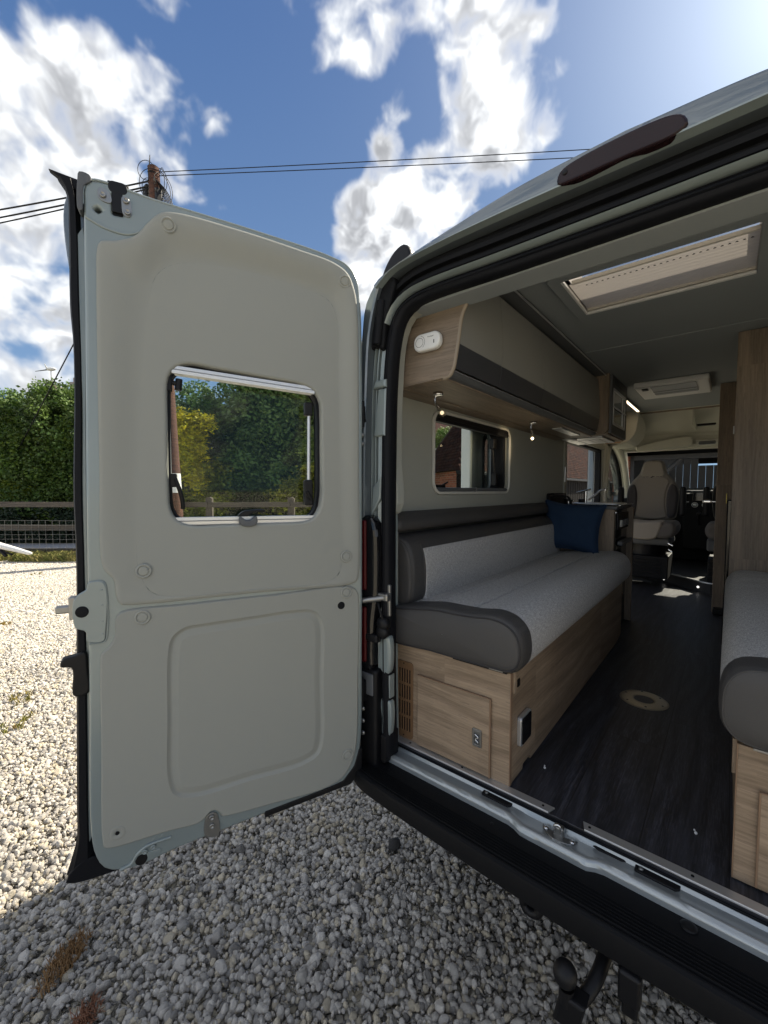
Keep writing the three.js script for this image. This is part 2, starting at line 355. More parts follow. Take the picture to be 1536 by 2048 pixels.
  spots.forEach(([x, z, sc], i) => {
    const s = sc * (.0058 + .0064 * Math.pow(r(), 1.5)) * (r() < .05 ? 1.3 + .5 * r() : 1);
    o.position.set(x, s * .25 + .010 * (r() - .35), z);
    o.rotation.set(r() * 6.28, r() * 6.28, r() * 6.28);
    o.scale.set(s * (1.0 + .55 * r()), s * (.66 + .32 * r()), s * (.85 + .4 * r()));
    o.updateMatrix(); im.setMatrixAt(i, o.matrix);
    const k = r(), t = .50 + .36 * Math.pow(r(), .8);
    if (k < .52) c.setRGB(t * 1.1, t * 1.02, t * .90); else if (k < .74) c.setRGB(t * .86, t * .80, t * .72); else if (k < .92) c.setRGB(t * 1.12, t * .98, t * .74); else c.setRGB(t * .46, t * .43, t * .39);
    im.setColorAt(i, c);
  });
  scene.add(im); tag(im, 'pale grey gravel stones covering the yard', 'gravel', null, 'stuff');

  // lane beyond the fence and the verge before it
  const strip = (name, l0, l1, d0, d1, y, mat) => { const a = far(l0, d0, 0), b = far(l1, d0, 0), c2 = far(l1, d1, 0), e = far(l0, d1, 0); const s = part(name, extY([[a.x, a.z], [b.x, b.z], [c2.x, c2.z], [e.x, e.z]], y - .03, y), mat, scene); s.userData.kind = 'structure'; return s; };
  strip('lane', -40, 6, 10.75, 12.1, .02, std(0xffffff, .9, { map: speckTex(150, 152, 158, .5, 9, 1.4) }));
  strip('field', -60, 10, 12.14, 60, .03, std(0xffffff, 1, { map: speckTex(58, 66, 34, .8, 14, 3) }));

  // verge of dry grass by the fence
  const blade = new THREE.BufferGeometry();
  { const P = [], q = rng(3); for (let k = 0; k < 16; k++) { const a = q() * 6.28, x = (q() - .5) * .12, z = (q() - .5) * .12, h = .06 + .11 * q(), w = .004, lx = Math.cos(a) * h * .5, lz = Math.sin(a) * h * .5, wx = -Math.sin(a) * w, wz = Math.cos(a) * w; P.push(x - wx, 0, z - wz, x + wx, 0, z + wz, x + lx * .4, h * .7, z + lz * .4, x + wx, 0, z + wz, x + lx, h, z + lz, x + lx * .4, h * .7, z + lz * .4); } blade.setAttribute('position', new THREE.Float32BufferAttribute(P, 3)); blade.computeVertexNormals(); blade.setAttribute('uv', new THREE.BufferAttribute(new Float32Array(P.length / 3 * 2), 2)); }
  const q = rng(31), tufts = [];
  for (let i = 0; i < 3400; i++) { const dd = 9.0 + .75 * Math.pow(q(), 1.2) + .1 * (q() - .5), l = lerp(-14, -1.2, q()); if (fbm(l * 1.3, dd * 1.5, 4, 3) > -.12) tufts.push([far(l, dd, 0), .5 + .8 * q()]); }
  const vg = new THREE.InstancedMesh(blade, std(0xffffff, .9), tufts.length); vg.name = 'grass_verge';
  tufts.forEach(([a, s], i) => { o.position.copy(a); o.rotation.set(0, q() * 6.28, 0); o.scale.set(s * 1.4, s, s * 1.4); o.updateMatrix(); vg.setMatrixAt(i, o.matrix); const k = q(); c.setRGB(lerp(.14, .34, k), lerp(.17, .28, k), lerp(.035, .10, k)); vg.setColorAt(i, c); });
  scene.add(vg); tag(vg, 'strip of short dry yellow grass along the foot of the wooden fence', 'grass', null, 'stuff');
  const tu = new THREE.InstancedMesh(blade, std(0xffffff, .9), 54); tu.name = 'grass_tufts';
  const centres = [[-3.4, .58], [-3.82, .50], [-7.6, .1], [-9.6, -.7], [-6.2, .25], [-10.4, -.2]];
  for (let i = 0; i < 54; i++) { const [x, z] = centres[i % centres.length]; o.position.set(x + (q() - .5) * .16, .004, z + (q() - .5) * .16); o.rotation.set(0, q() * 6.28, 0); const s = .18 + .2 * q(); o.scale.set(s, s, s); o.updateMatrix(); tu.setMatrixAt(i, o.matrix); c.setRGB(.16 + .1 * q(), .17, .03); tu.setColorAt(i, c); }
  scene.add(tu); tag(tu, 'sparse yellow green grass tufts growing out of the sunlit gravel', 'grass', null, 'stuff');

  // dry weeds in the shade
  for (const [x, z, n, ln, wd, lab] of [[-1.465, .785, 420, .105, .036, 'dried brown weed standing on the shaded gravel, the larger of the two clumps'], [-1.235, .79, 170, .05, .03, 'small dried reddish brown weed clump cut by the lower edge of the photo']]) {
    const gs = [], w = rng(n), ux = -.58, uz = -.81;
    for (let k = 0; k < n; k++) {
      const t = (w() + w() - 1) * ln, q = (w() - .5) * 2 * wd * Math.sqrt(Math.max(.05, 1 - (t / ln) ** 2)), X = ux * t - uz * q, Z = uz * t + ux * q, a = w() * 6.283, L = .006 + .024 * w() * w() + (w() < .04 ? .03 : 0), h = .006 + .044 * w() * (.4 + .6 * Math.abs(N3(X * 60, Z * 60, 2)) * 2);
      gs.push(bar([X, .0, Z], [X + Math.cos(a) * L * .5, h * .7, Z + Math.sin(a) * L * .5], .0015, .0012, 4), bar([X + Math.cos(a) * L * .5, h * .7, Z + Math.sin(a) * L * .5], [X + Math.cos(a + .6) * L, h, Z + Math.sin(a + .6) * L], .0012, .0006, 4));
    }
    const tn = thing('dry_weed', lab, 'weed', [x, .010, z]);
    part('stalks', gs, std(ln > .1 ? lin(.26, .15, .062) : lin(.24, .11, .06), .9), tn, { kind: 'stuff' });
  }
  const ds = new THREE.IcosahedronGeometry(.026, 2), dp = ds.attributes.position; for (let i = 0; i < dp.count; i++) { const f = 1 + .35 * N3(dp.getX(i) * 40, dp.getY(i) * 40, dp.getZ(i) * 40); dp.setXYZ(i, dp.getX(i) * f, dp.getY(i) * f * .8, dp.getZ(i) * f * 1.2); }
  tag(part('dark_stone', ds.translate(-.91, .022, -.25), std(lin(.03, .028, .026), .9), scene), 'single dark stone on the pale gravel in the shade behind the bumper', 'stone');
}

// ---------------------------------------------------------------- the campervan
const XC = -.05, mx = x => 2 * XC - x;
const van = thing('campervan', 'silver campervan with its rear door open, showing the fitted interior', 'campervan');
const FLOOR = .592, CEIL = 2.37;
// body sides: outline in (z, y) with openings
const winHole = rr(-1.335, -.485, 1.535, 1.915, .06, 6);
const slideHole = [[-2.47, .60], [-2.47, 1.985], [-3.75, 1.985], [-3.75, .60]];
const cabHole = smooth([[-3.86, 1.40], [-3.87, 1.7], [-3.98, 1.98], [-4.15, 2.05], [-4.45, 2.03], [-4.85, 1.86], [-5.1, 1.52], [-5.05, 1.40], [-4.5, 1.36]], 48, true).map(p => [p[0], p[1]]);
const sideOut = [[-.225, .50], [-.225, 2.18], [-.3, 2.22], [-4.4, 2.22], [-4.95, 2.08], [-5.55, 1.56], [-5.55, .40], [-.7, .40], [-.66, .44], [-.225, .44]];
part('body_side', extX(sideOut, -1.03, -.955, .02, [winHole, slideHole, cabHole]), M.paint, van);
part('body_side', extX(sideOut, mx(-.955), mx(-1.03), .02, [winHole, cabHole]), M.paint, van);  // window opening on this unseen side is added to light the interior
const sideIn = [[-.13, .54], [-.13, 2.24], [-4.0, 2.30], [-4.95, 2.04], [-5.4, 1.60], [-5.4, .54]];
part('wall_lining', extX([[-.13, .54], [-.13, 2.22], [-.3, 2.30], [-2.9, 2.30], [-4.35, 2.30], [-4.95, 2.04], [-5.4, 1.60], [-5.4, .54]], -.935, -.88, .008, [winHole, slideHole, cabHole]), M.lining, van);
part('wall_lining', extX(sideIn, mx(-.88), mx(-.948), .008, [winHole, cabHole]), M.lining, van);
// roof: outer skin with rounded shoulders, ceiling below it, both with the opening of the roof light
const skyO = [-.37, .21, -.985, -.605];
{
  const prof = smooth([[-1.03, 2.10], [-1.03, 2.22], [-1.01, 2.33], [-.93, 2.42], [-.78, 2.455], [-.4, 2.475], [-.05, 2.478]], 30);
  const full = [...prof, ...prof.slice(0, -1).reverse().map(p => [mx(p[0]), p[1]])];
  const rear = smooth([[-.868, 1.90], [-.862, 2.10], [-.845, 2.20], [-.79, 2.265], [-.69, 2.293], [-.5, 2.328], [-.3, 2.358], [-.05, 2.372]], 30);
  const rearF = [...rear, ...rear.slice(0, -1).reverse().map(p => [mx(p[0]), p[1]])];
  const mid = (t, z) => full.map((p, i) => [lerp(rearF[i][0], p[0], t), lerp(rearF[i][1], p[1], t), z]);
  const rings = [mid(0, -.004), mid(0, -.05), mid(.10, -.14), mid(.42, -.28), mid(.8, -.44), mid(.97, -.55), mid(1, -.59)];
  part('roof', [loft(rings), loft([mid(1, -1.0), mid(1, -2.4), mid(1, -4.3)]),
    loft([full.filter(p => p[0] < skyO[0] - .01).map(p => [p[0], p[1], -.59]), full.filter(p => p[0] < skyO[0] - .01).map(p => [p[0], p[1], -1.0])]),
    loft([full.filter(p => p[0] > skyO[1] + .01).map(p => [p[0], p[1], -.59]), full.filter(p => p[0] > skyO[1] + .01).map(p => [p[0], p[1], -1.0])]),
    loft([mid(1, -4.3), full.map(p => [p[0], p[1] - .12, -4.7]), full.map(p => [lerp(p[0], XC, .06), Math.min(p[1] - .38, 2.08), -4.98])])], M.paint, van);
  // rear header above the doorway, from the roof edge down to the rubber channel
  const low = smooth([[-.79, 2.235], [-.74, 2.268], [-.69, 2.282], [-.56, 2.293], [-.35, 2.298], [-.05, 2.298]], 30);
  const lowF = [...low, ...low.slice(0, -1).reverse().map(p => [mx(p[0]), p[1]])];
  const up = smooth([[-.805, 2.253], [-.79, 2.265], [-.69, 2.293], [-.5, 2.328], [-.3, 2.358], [-.05, 2.372]], 30);
  const upF = [...up, ...up.slice(0, -1).reverse().map(p => [mx(p[0]), p[1]])];
  const ring = (t, z) => lowF.map((p, i) => [lerp(p[0], upF[i][0], t), lerp(p[1], upF[i][1], t), z]);
  part('rear_header', crease(loft([ring(.02, -.07), ring(0, -.012), ring(.03, .004), ring(.12, .010), ring(.55, .012), ring(.9, .006), ring(1, -.004)], false, true), .7), M.paint, van);
  part('rear_header', crease(loft([ring(0, -.012), ring(.04, .0145), ring(.10, .0145), ring(.12, .010)], false, true), .5), M.steel, van);
}
// ceiling with opening
part('ceiling_lining', [extY([[-.66, -.14], [mx(-.66), -.14], [mx(-.86), -.45], [mx(-.90), -.7], [mx(-.90), -4.05], [-.90, -4.05], [-.90, -.7], [-.86, -.45]], CEIL, CEIL + .03, .002, [[[skyO[0], skyO[2]], [skyO[1], skyO[2]], [skyO[1], skyO[3]], [skyO[0], skyO[3]]]]), box(-.86, .76, CEIL - .0035, CEIL + .002, -1.612, -1.602, .002)], M.ceiling, van);
// doorway frame and rubber seal, led along the opening
const openL = smooth([[-.776, .585], [-.782, .9], [-.784, 1.3], [-.782, 1.6], [-.774, 1.92], [-.758, 2.06], [-.738, 2.125], [-.712, 2.158], [-.668, 2.178], [-.60, 2.186], [-.37, 2.185], [XC, 2.184]], 90);
const openAll = [...openL, ...openL.slice(0, -1).reverse().map(p => [mx(p[0]), p[1]])];
const sideL = openL.filter(p => p[1] < 2.075 && p[0] < -.7), topAll = openAll.filter(p => p[1] > 2.03);
const sealProf = [[.017, -.055], [.018, -.034], [.012, -.024], [.009, -.028], [.006, -.022], [.001, -.021], [-.002, -.026], [-.005, -.022], [-.012, -.024], [-.018, -.034], [-.018, -.060], [-.012, -.078]];
part('door_seal', sweep(openAll, sealProf, .9), M.rubber, van);
part('rear_pillar', sweep(sideL, [[.012, -.12], [.016, -.050], [.020, -.034], [.033, -.030], [.036, -.052], [.043, -.053], [.0465, -.032], [.050, -.031], [.052, -.046], [.0575, -.046], [.060, -.026], [.063, -.026], [.065, -.040], [.078, -.036], [.0795, -.006], [.086, -.002], [.094, -.012], [.099, -.06]], .5), M.steel, van);
part('rear_pillar', sweep(sideL.map(p => [mx(p[0]), p[1]]), [[-.012, -.12], [-.018, -.040], [-.033, -.030], [-.036, -.052], [-.065, -.040], [-.08, -.004], [-.094, -.012], [-.099, -.06]], .5), M.steel, van);
// top of the frame: pale lip, ribbed rubber channel behind it
part('rain_lip', sweep(topAll.filter(p => p[1] > 2.09), [[.016, -.055], [.019, -.030], [.0225, -.014], [.0265, -.008], [.029, -.012], [.030, -.030], [.030, -.060]], .7), M.steel, van);
part('header_channel', sweep(topAll, [[.026, -.050], [.045, -.046], [.046, -.034], [.056, -.034], [.057, -.046], [.068, -.046], [.070, -.028], [.082, -.026], [.083, -.04], [.10, -.04], [.125, -.055]], .4), M.blackMatt, van);
part('corner_cover', [ext(smooth([[-.845, 2.045], [-.842, 2.16], [-.822, 2.235], [-.772, 2.275], [-.73, 2.262], [-.742, 2.20], [-.766, 2.14], [-.785, 2.035], [-.81, 2.052]], 40, true).map(p => [p[0], p[1]]), -.055, -.012, .010), bar([-.80, 2.055, -.008], [-.785, 2.20, -.014], .016)], M.blackMatt, van);
part('corner_cover', ext(smooth([[-.845, 2.045], [-.842, 2.16], [-.822, 2.235], [-.772, 2.275], [-.73, 2.262], [-.742, 2.20], [-.766, 2.14], [-.785, 2.035]], 40, true).map(p => [mx(p[0]), p[1]]), -.055, -.012, .010), M.blackMatt, van);
// outer edge of the pillar: painted strip narrowing to the roof
{
  const e = smooth([[-.868, .92], [-.872, 1.5], [-.864, 1.9], [-.860, 2.1], [-.842, 2.20], [-.80, 2.256]], 40), f = smooth([[-.850, .92], [-.852, 1.5], [-.842, 1.9], [-.826, 2.1], [-.800, 2.20], [-.778, 2.252]], 40);
  const s = [0, 1].map(k => { const X = p => k ? mx(p[0]) : p[0]; return crease(loft([e.map(p => [X([p[0] - .16]), p[1], -.26]), e.map(p => [X([p[0] - .085]), p[1], -.13]), e.map(p => [X([p[0] - .012]), p[1], -.02]), e.map(p => [X(p), p[1], .002]), f.map(p => [X([p[0] - .006]), p[1], .006]), f.map(p => [X(p), p[1], .002]), f.map(p => [X([p[0] + .004]), p[1], -.05])]), .7); });
  part('pillar_edge', s[0], M.paint, van); part('pillar_edge', s[1], M.paint, van);
}
// hinge plate and fittings of the left pillar
part('hinge_plate', ext([[-.826, 1.742], [-.776, 1.742], [-.770, 1.905], [-.806, 1.905]], -.040, -.018, .006), M.steel, van);
parts('pillar_step', [ext([[-.826, 1.908], [-.768, 1.908], [-.768, 1.935], [-.814, 1.935]], -.045, -.012, .008), ext([[-.84, 1.46], [-.80, 1.52], [-.795, 1.60], [-.836, 1.56]], -.05, -.022, .006)], M.steel, van);
{
  const h = part('door_hinge', [box(-.858, -.846, 1.79, 1.85, -.03, .012, .005), bar([-.852, 1.775, .012], [-.852, 1.865, .012], .007)], M.black, van);
  parts('hinge_bolt', [lathe([[0, 0], [.009, 0], [.009, .006], [0, .007]], 8).rotateX(Math.PI / 2).translate(-.846, 1.745, .02), lathe([[0, 0], [.009, 0], [.009, .006], [0, .007]], 8).rotateX(Math.PI / 2).translate(-.846, 1.715, .02)], M.zinc, h);
  const h2 = part('door_hinge', [box(-.862, -.842, .78, .86, -.03, .03, .006), bar([-.849, .765, .028], [-.849, .875, .028], .010)], M.black, van);
  parts('hinge_bolt', [0, 1, 2].map(k => lathe([[0, 0], [.008, 0], [.008, .006], [0, .007]], 8).rotateX(Math.PI / 2).translate(-.842, .76 - k * .045, .022)), M.zinc, h2);
}
// rear lamp: dark housing with red lens
{
  const hs = part('rear_lamp', ext(smooth([[-.872, .90], [-.872, 1.455], [-.845, 1.462], [-.815, 1.452], [-.798, 1.41], [-.793, 1.30], [-.796, 1.18], [-.808, 1.10], [-.818, .98], [-.822, .90]], 50, true).map(p => [p[0], p[1]]), -.05, .006, .012), M.gloss, van);
  parts('red_lens', [box(-.874, -.840, 1.19, 1.445, -.02, .014, .008), box(-.874, -.840, .925, 1.13, -.02, .014, .008)], M.red, hs);
}
part('rear_lamp', ext([[mx(-.872), .90], [mx(-.872), 1.455], [mx(-.80), 1.452], [mx(-.776), 1.30], [mx(-.80), 1.10], [mx(-.82), .90]], -.05, .006, .012), M.gloss, van);
parts('jamb_boss', [ext(smooth([[-.80, .895], [-.808, .99], [-.79, 1.03], [-.764, 1.03], [-.76, .90], [-.775, .885]], 26, true).map(p => [p[0], p[1]]), -.055, -.022, .012), ext([[-.80, .80], [-.762, .80], [-.762, .885], [-.795, .885]], -.06, -.03, .004), ext(smooth([[-.80, .79], [-.762, .795], [-.762, .66], [-.785, .63], [-.796, .70]], 22, true).map(p => [p[0], p[1]]), -.055, -.026, .008)], M.steel, van);
{
  const ck = part('door_check', [bar([-.845, 1.155, .02], [-.762, 1.172, -.02], .011), box(-.80, -.755, 1.158, 1.186, -.035, -.005, .006), box(-.792, -.76, 1.10, 1.215, -.04, -.028, .004)], M.zinc, van);
  part('check_cable', tube([[-.80, 1.15, -.01], [-.78, 1.12, .0], [-.772, 1.08, -.01], [-.775, 1.05, -.02]], .004), M.black, ck);
  parts('check_buffer', [lathe([[0, 0], [.024, 0], [.026, .02], [.018, .03], [0, .031]], 16).rotateX(Math.PI / 2).translate(-.780, 1.075, -.03), lathe([[0, 0], [.024, 0], [.026, .02], [.018, .03], [0, .031]], 16).rotateX(Math.PI / 2).translate(-.782, 1.045, -.03), box(-.86, -.79, 1.005, 1.035, -.02, .01, .008)], M.black, ck);
}
parts('corner_moulding', [box(-.885, -.80, .52, .90, -.10, .002, .012), box(-.80, -.772, .555, .66, -.10, -.02, .008)], M.black, van);
part('corner_plate', [box(-.872, -.812, .805, .885, -.02, .006, .004)], M.greyPlastic, van);
part('corner_moulding', box(mx(-.80), mx(-.885), .52, .90, -.10, .002, .012), M.black, van);
// third brake lamp in the header
{
  const b = part('brake_lamp', ext(smooth([[-.196, 2.315], [-.188, 2.334], [-.166, 2.343], [-.05, 2.351], [.04, 2.345], [.062, 2.332], [.068, 2.312], [.05, 2.301], [-.05, 2.300], [-.17, 2.300], [-.192, 2.303]], 60, true).map(p => [p[0], p[1]]), -.01, .019, .006), M.redDark, van);
  part('lamp_screw', lathe([[0, 0], [.006, 0], [.006, .003], [0, .0035]], 10).rotateX(Math.PI / 2).translate(-.176, 2.325, .0185), M.black, b);
}
// inner header board
part('header_board', [box(-.76, .66, 2.164, 2.178, -.155, -.066, .004), ext([[-.76, 2.165], [.66, 2.165], [.66, 2.40], [-.76, 2.40]], -.162, -.148, .003)], M.ceiling, van);
part('corner_lining', ext(smooth([[-.782, 1.47], [-.782, 1.7], [-.774, 1.92], [-.762, 2.06], [-.742, 2.125], [-.712, 2.16], [-.64, 2.175], [-.70, 2.25], [-.90, 2.25], [-.90, 1.47]], 60, true).map(p => [p[0], p[1]]), -.128, -.082, .006), M.lining, van);
part('wall_edge', [box(-.885, -.80, .60, 1.40, -.135, -.075, .01)], M.lining, van);
part('wall_edge', [box(mx(-.772), mx(-.885), .60, 2.20, -.135, -.07, .02)], M.lining, van);

// sill and bumper
{
  const xs = []; for (let x = -.78; x <= .681; x += .02) xs.push(x);
  const bulge = x => sstep(-.315, -.275, x) * (1 - sstep(-.105, -.065, x));
  const zo = x => -.058 + .016 * bulge(x);
  part('sill', crease(loft(xs.map(x => { const b = bulge(x), z = zo(x), jig = .0015 * N3(x * 9, 2, 1); return [[x, .50, -.03], [x, .545, z + .010], [x, .560, z + .010], [x, .570 + jig, z + .007], [x, .5745 + jig, z - .001], [x, .574, z - .009], [x, .570, z - .015], [x, .568 - .004 * b, z - .022], [x, .568 - .005 * b, -.104], [x, .576, -.110], [x, .576, -.13]]; })), .9), M.sill, van);
  parts('floor_edge', [extY([[-.83, -.112], [-.225, -.112], [-.215, -.142], [-.83, -.142]], .592, .598, .0015), extY([[-.125, -.112], [.76, -.112], [.76, -.142], [-.135, -.142]], .592, .598, .0015)], M.alu, van);
part('gap_strip', box(-.83, .76, .5775, .584, -.1125, -.1085, .001), M.rubber, van);  // dark strip standing in for the shaded gap behind the sill
  parts('edge_screw', [-.74, -.52, -.245, -.115, .12, .35].map(x => lathe([[0, 0], [.004, 0], [.0035, .0015], [0, .0015]], 10).translate(x, .598, -.128)), M.black, van);
  for (const x of [-.385, .045]) { const c = part('sill_clip', extY([[x - .044, -.092], [x - .040, -.088], [x + .044, -.088], [x + .052, -.096], [x + .054, -.110], [x - .044, -.110]], .562, .5735, .002), M.black, van); part('clip_screw', lathe([[0, 0], [.006, 0], [.005, .004], [0, .004]], 10).translate(x - .030, .5735, -.099), M.zinc, c); }
  part('sill_clip', extY([[-.10, -.104], [-.085, -.098], [-.03, -.098], [-.02, -.104], [-.03, -.112], [-.09, -.112]], .566, .571, .002), M.black, van);
  const st = part('door_striker', [extY(smooth([[-.235, -.098], [-.215, -.070], [-.19, -.062], [-.15, -.072], [-.135, -.096], [-.17, -.088], [-.20, -.090]], 28, true).map(p => [p[0], p[1]]), .560, .566, .002), box(-.20, -.172, .562, .592, -.098, -.078, .005)], M.zinc, van);
  parts('striker_bolt', [[-.222, -.088], [-.148, -.082]].map(([x, z]) => lathe([[0, 0], [.008, 0], [.007, .005], [0, .006]], 12).translate(x, .565, z)), M.chrome, st);
  part('striker_loop', tube([[-.196, .575, -.074], [-.194, .597, -.075], [-.182, .600, -.076], [-.178, .575, -.078]], .0035), M.chrome, st);
  // bumper with ribbed tread, bowed in plan
  const bx = []; for (let i = 0; i <= 60; i++) bx.push(lerp(-.93, mx(-.93), i / 60));
  const front = x => { const t = (x - XC) / .86; return .092 - .022 * t * t - .06 * Math.pow(Math.abs(t), 22); };
  const rows = bx.map(x => {
    const f = front(x), P = [[x, .53, -.10], [x, .545, -.06], [x, .5485, -.048], [x, .547, .004]];
    const s = (f - .062) ; const n = 7, z0 = Math.min(.008, f - .075), w = (f - .015 - z0) / n;
    for (let k = 0; k < n; k++) { const z = z0 + k * w; P.push([x, .546, z], [x, .5490, z + w * .16], [x, .5490, z + w * .34], [x, .5425, z + w * .5], [x, .5425, z + w * .92]); }
    P.push([x, .5465, f - .014], [x, .5455, f - .008], [x, .541, f - .002], [x, .530, f + .001], [x, .475 + .02 * Math.abs(x - XC), f - .004], [x, .452 + .02 * Math.abs(x - XC), f - .026], [x, .415, f - .078], [x, .405, f - .11], [x, .42, f - .15]);
    return P;
  });
  const bm = part('bumper', crease(loft(rows), .5), M.blackMatt, van);
  parts('bumper_cap', [lathe([[0, 0], [.016, 0], [.017, .003], [.010, .005], [0, .004]], 18).translate(.12, .5472, -.030), lathe([[0, 0], [.006, 0], [.005, .003], [0, .003]], 12).translate(-.36, .5472, -.022)], M.black, bm);
  // tow bar
  const tb = part('tow_bar', [tube([[-.03, .43, -.15], [-.035, .425, .0], [-.05, .395, .10], [-.075, .375, .148], [-.087, .39, .17], [-.088, .43, .17]], .016, 24, 12), box(-.10, .03, .39, .47, -.12, .0, .01), ext([[-.115, .345], [-.06, .345], [-.045, .42], [-.10, .42]], .14, .185, .008)], M.black, van);
  part('ball_cover', new THREE.SphereGeometry(.026, 20, 14).scale(1, 1.05, 1).translate(-.092, .458, .17), M.black, tb);
  const sk = part('trailer_socket', [box(.0, .045, .40, .475, .06, .10, .008), box(.008, .04, .37, .41, .07, .095, .006)], M.black, tb);
  part('tow_eye', tube([[-.22, .445, .025], [-.238, .435, .03], [-.24, .415, .03], [-.22, .405, .032], [-.20, .415, .032], [-.202, .435, .028]], .012, 24, 8, true), M.black, van);
}
part('underbody', [box(-.97, .87, .42, .50, -5.3, -.12, .01), box(-.5, .4, .25, .42, -4.6, -2.6, .02), box(-.7, .6, .30, .40, -1.4, -1.1, .03)], M.black, van);
part('exhaust', bar([.35, .30, -1.9], [.42, .28, -.35], .035), M.greyPlastic, van);
// floor, cab step
part('floor_covering', extY([[-.90, -.115], [mx(-.90), -.115], [mx(-.90), -3.72], [.05, -3.72], [-.10, -3.86], [-.30, -4.06], [-.55, -4.22], [-.90, -4.33]], .50, FLOOR, .002), M.floor, van);
part('cab_floor', [extY([[-.90, -4.33], [-.55, -4.22], [-.30, -4.06], [-.10, -3.86], [.05, -3.72], [mx(-.90), -3.72], [mx(-.90), -5.5], [-.90, -5.5]], .50, .69, .003)], std(lin(.012, .012, .014), .7), van);
part('step_trim', tube([[-.88, .695, -4.335], [-.55, .695, -4.225], [-.30, .695, -4.065], [-.10, .695, -3.865], [.05, .695, -3.725], [.7, .695, -3.725]], .007), M.alu, van);
for (const [x, z] of [[-.335, -4.025], [-.043, -3.80]]) part('step_light', new THREE.SphereGeometry(.011, 12, 8).translate(x, .638, z), new THREE.MeshStandardMaterial({ color: 0xffffff, emissive: lin(1, .97, .9), emissiveIntensity: .3 }), van);

// windows of the left side
{
  const w = part('side_window', ext(rr(-1.338, -.482, 1.532, 1.918, .062, 8).map(p => [-p[0], p[1]]), -.006, .006, .003, [rr(-1.325, -.495, 1.545, 1.905, .05, 8).map(p => [-p[0], p[1]])]).rotateY(Math.PI / 2).translate(-.876, 0, 0), M.offwhite, van);
  part('blind_cassette', [box(-.90, -.874, 1.865, 1.905, -1.31, -.51, .006), box(-.905, -.872, 1.868, 1.884, -1.31, -.51, .004)], M.black, w);
  part('bottom_rail', [bar([-.885, 1.553, -1.30], [-.885, 1.553, -.52], .011), box(-.892, -.87, 1.545, 1.565, -.93, -.90, .003)], M.greyPlastic, w);
  part('window_seal', extX(rr(-1.325, -.495, 1.545, 1.905, .05, 8), -.985, -.90, .004, [rr(-1.305, -.515, 1.562, 1.888, .04, 8)]), M.rubber, w);
  part('pane', extX(rr(-1.318, -.502, 1.552, 1.898, .045, 8), -1.000, -.996), M.acrylic, w);
  part('window_stay', [bar([-.94, 1.60, -1.27], [-.96, 1.82, -1.27], .006), box(-.955, -.925, 1.58, 1.65, -1.29, -1.25, .004), box(-.97, -.94, 1.80, 1.86, -1.29, -1.25, .004)], M.black, w);
  part('window_catch', [box(-.915, -.89, 1.562, 1.578, -.62, -.54, .005), bar([-.90, 1.575, -.60], [-.893, 1.59, -.64], .004)], M.black, w);
}
// sliding door pushed back along the side, its own window in it
{
  const sh = rr(-2.44, -1.20, .48, 2.10, .05, 6), wh = rr(-2.28, -1.36, 1.46, 1.92, .07, 6);
  const d = part('sliding_door', extX(sh, -1.135, -1.065, .012, [wh]), M.paint, van);
  part('door_edge', box(-1.128, -1.062, .52, 2.06, -1.215, -1.188, .008), std(lin(.62, .66, .66), .4), d);
  part('door_window', extX(wh, -1.12, -1.07, .004, [rr(-2.25, -1.40, 1.49, 1.89, .05, 6)]), M.black, d);
  part('door_pane', extX(rr(-2.26, -1.38, 1.475, 1.905, .05, 6), -1.112, -1.108), M.acrylic, d);
}
// doorway of the sliding door: rubber, posts
{
  const f = part('side_doorway', [box(-.90, -.868, .60, 1.99, -2.475, -2.405, .01), box(-.90, -.868, 1.975, 2.02, -3.80, -2.405, .01)], M.lining, van);
  part('doorway_seal', [box(-.955, -.892, .60, 1.985, -2.53, -2.472, .012), box(-.955, -.892, .60, 1.985, -3.755, -3.725, .012), box(-.955, -.892, 1.955, 1.99, -3.75, -2.48, .01)], M.rubber, f);
  part('front_post', [box(-1.02, -.905, .60, 2.0, -3.83, -3.756, .02)], M.white, f);
  part('post_trim', [box(-.915, -.862, .70, 2.05, -3.93, -3.775, .02)], M.cabTrim, f);
  part('grab_bar', [bar([-.862, 1.62, -2.40], [-.862, 1.74, -2.40], .007)], M.alu, f);
}
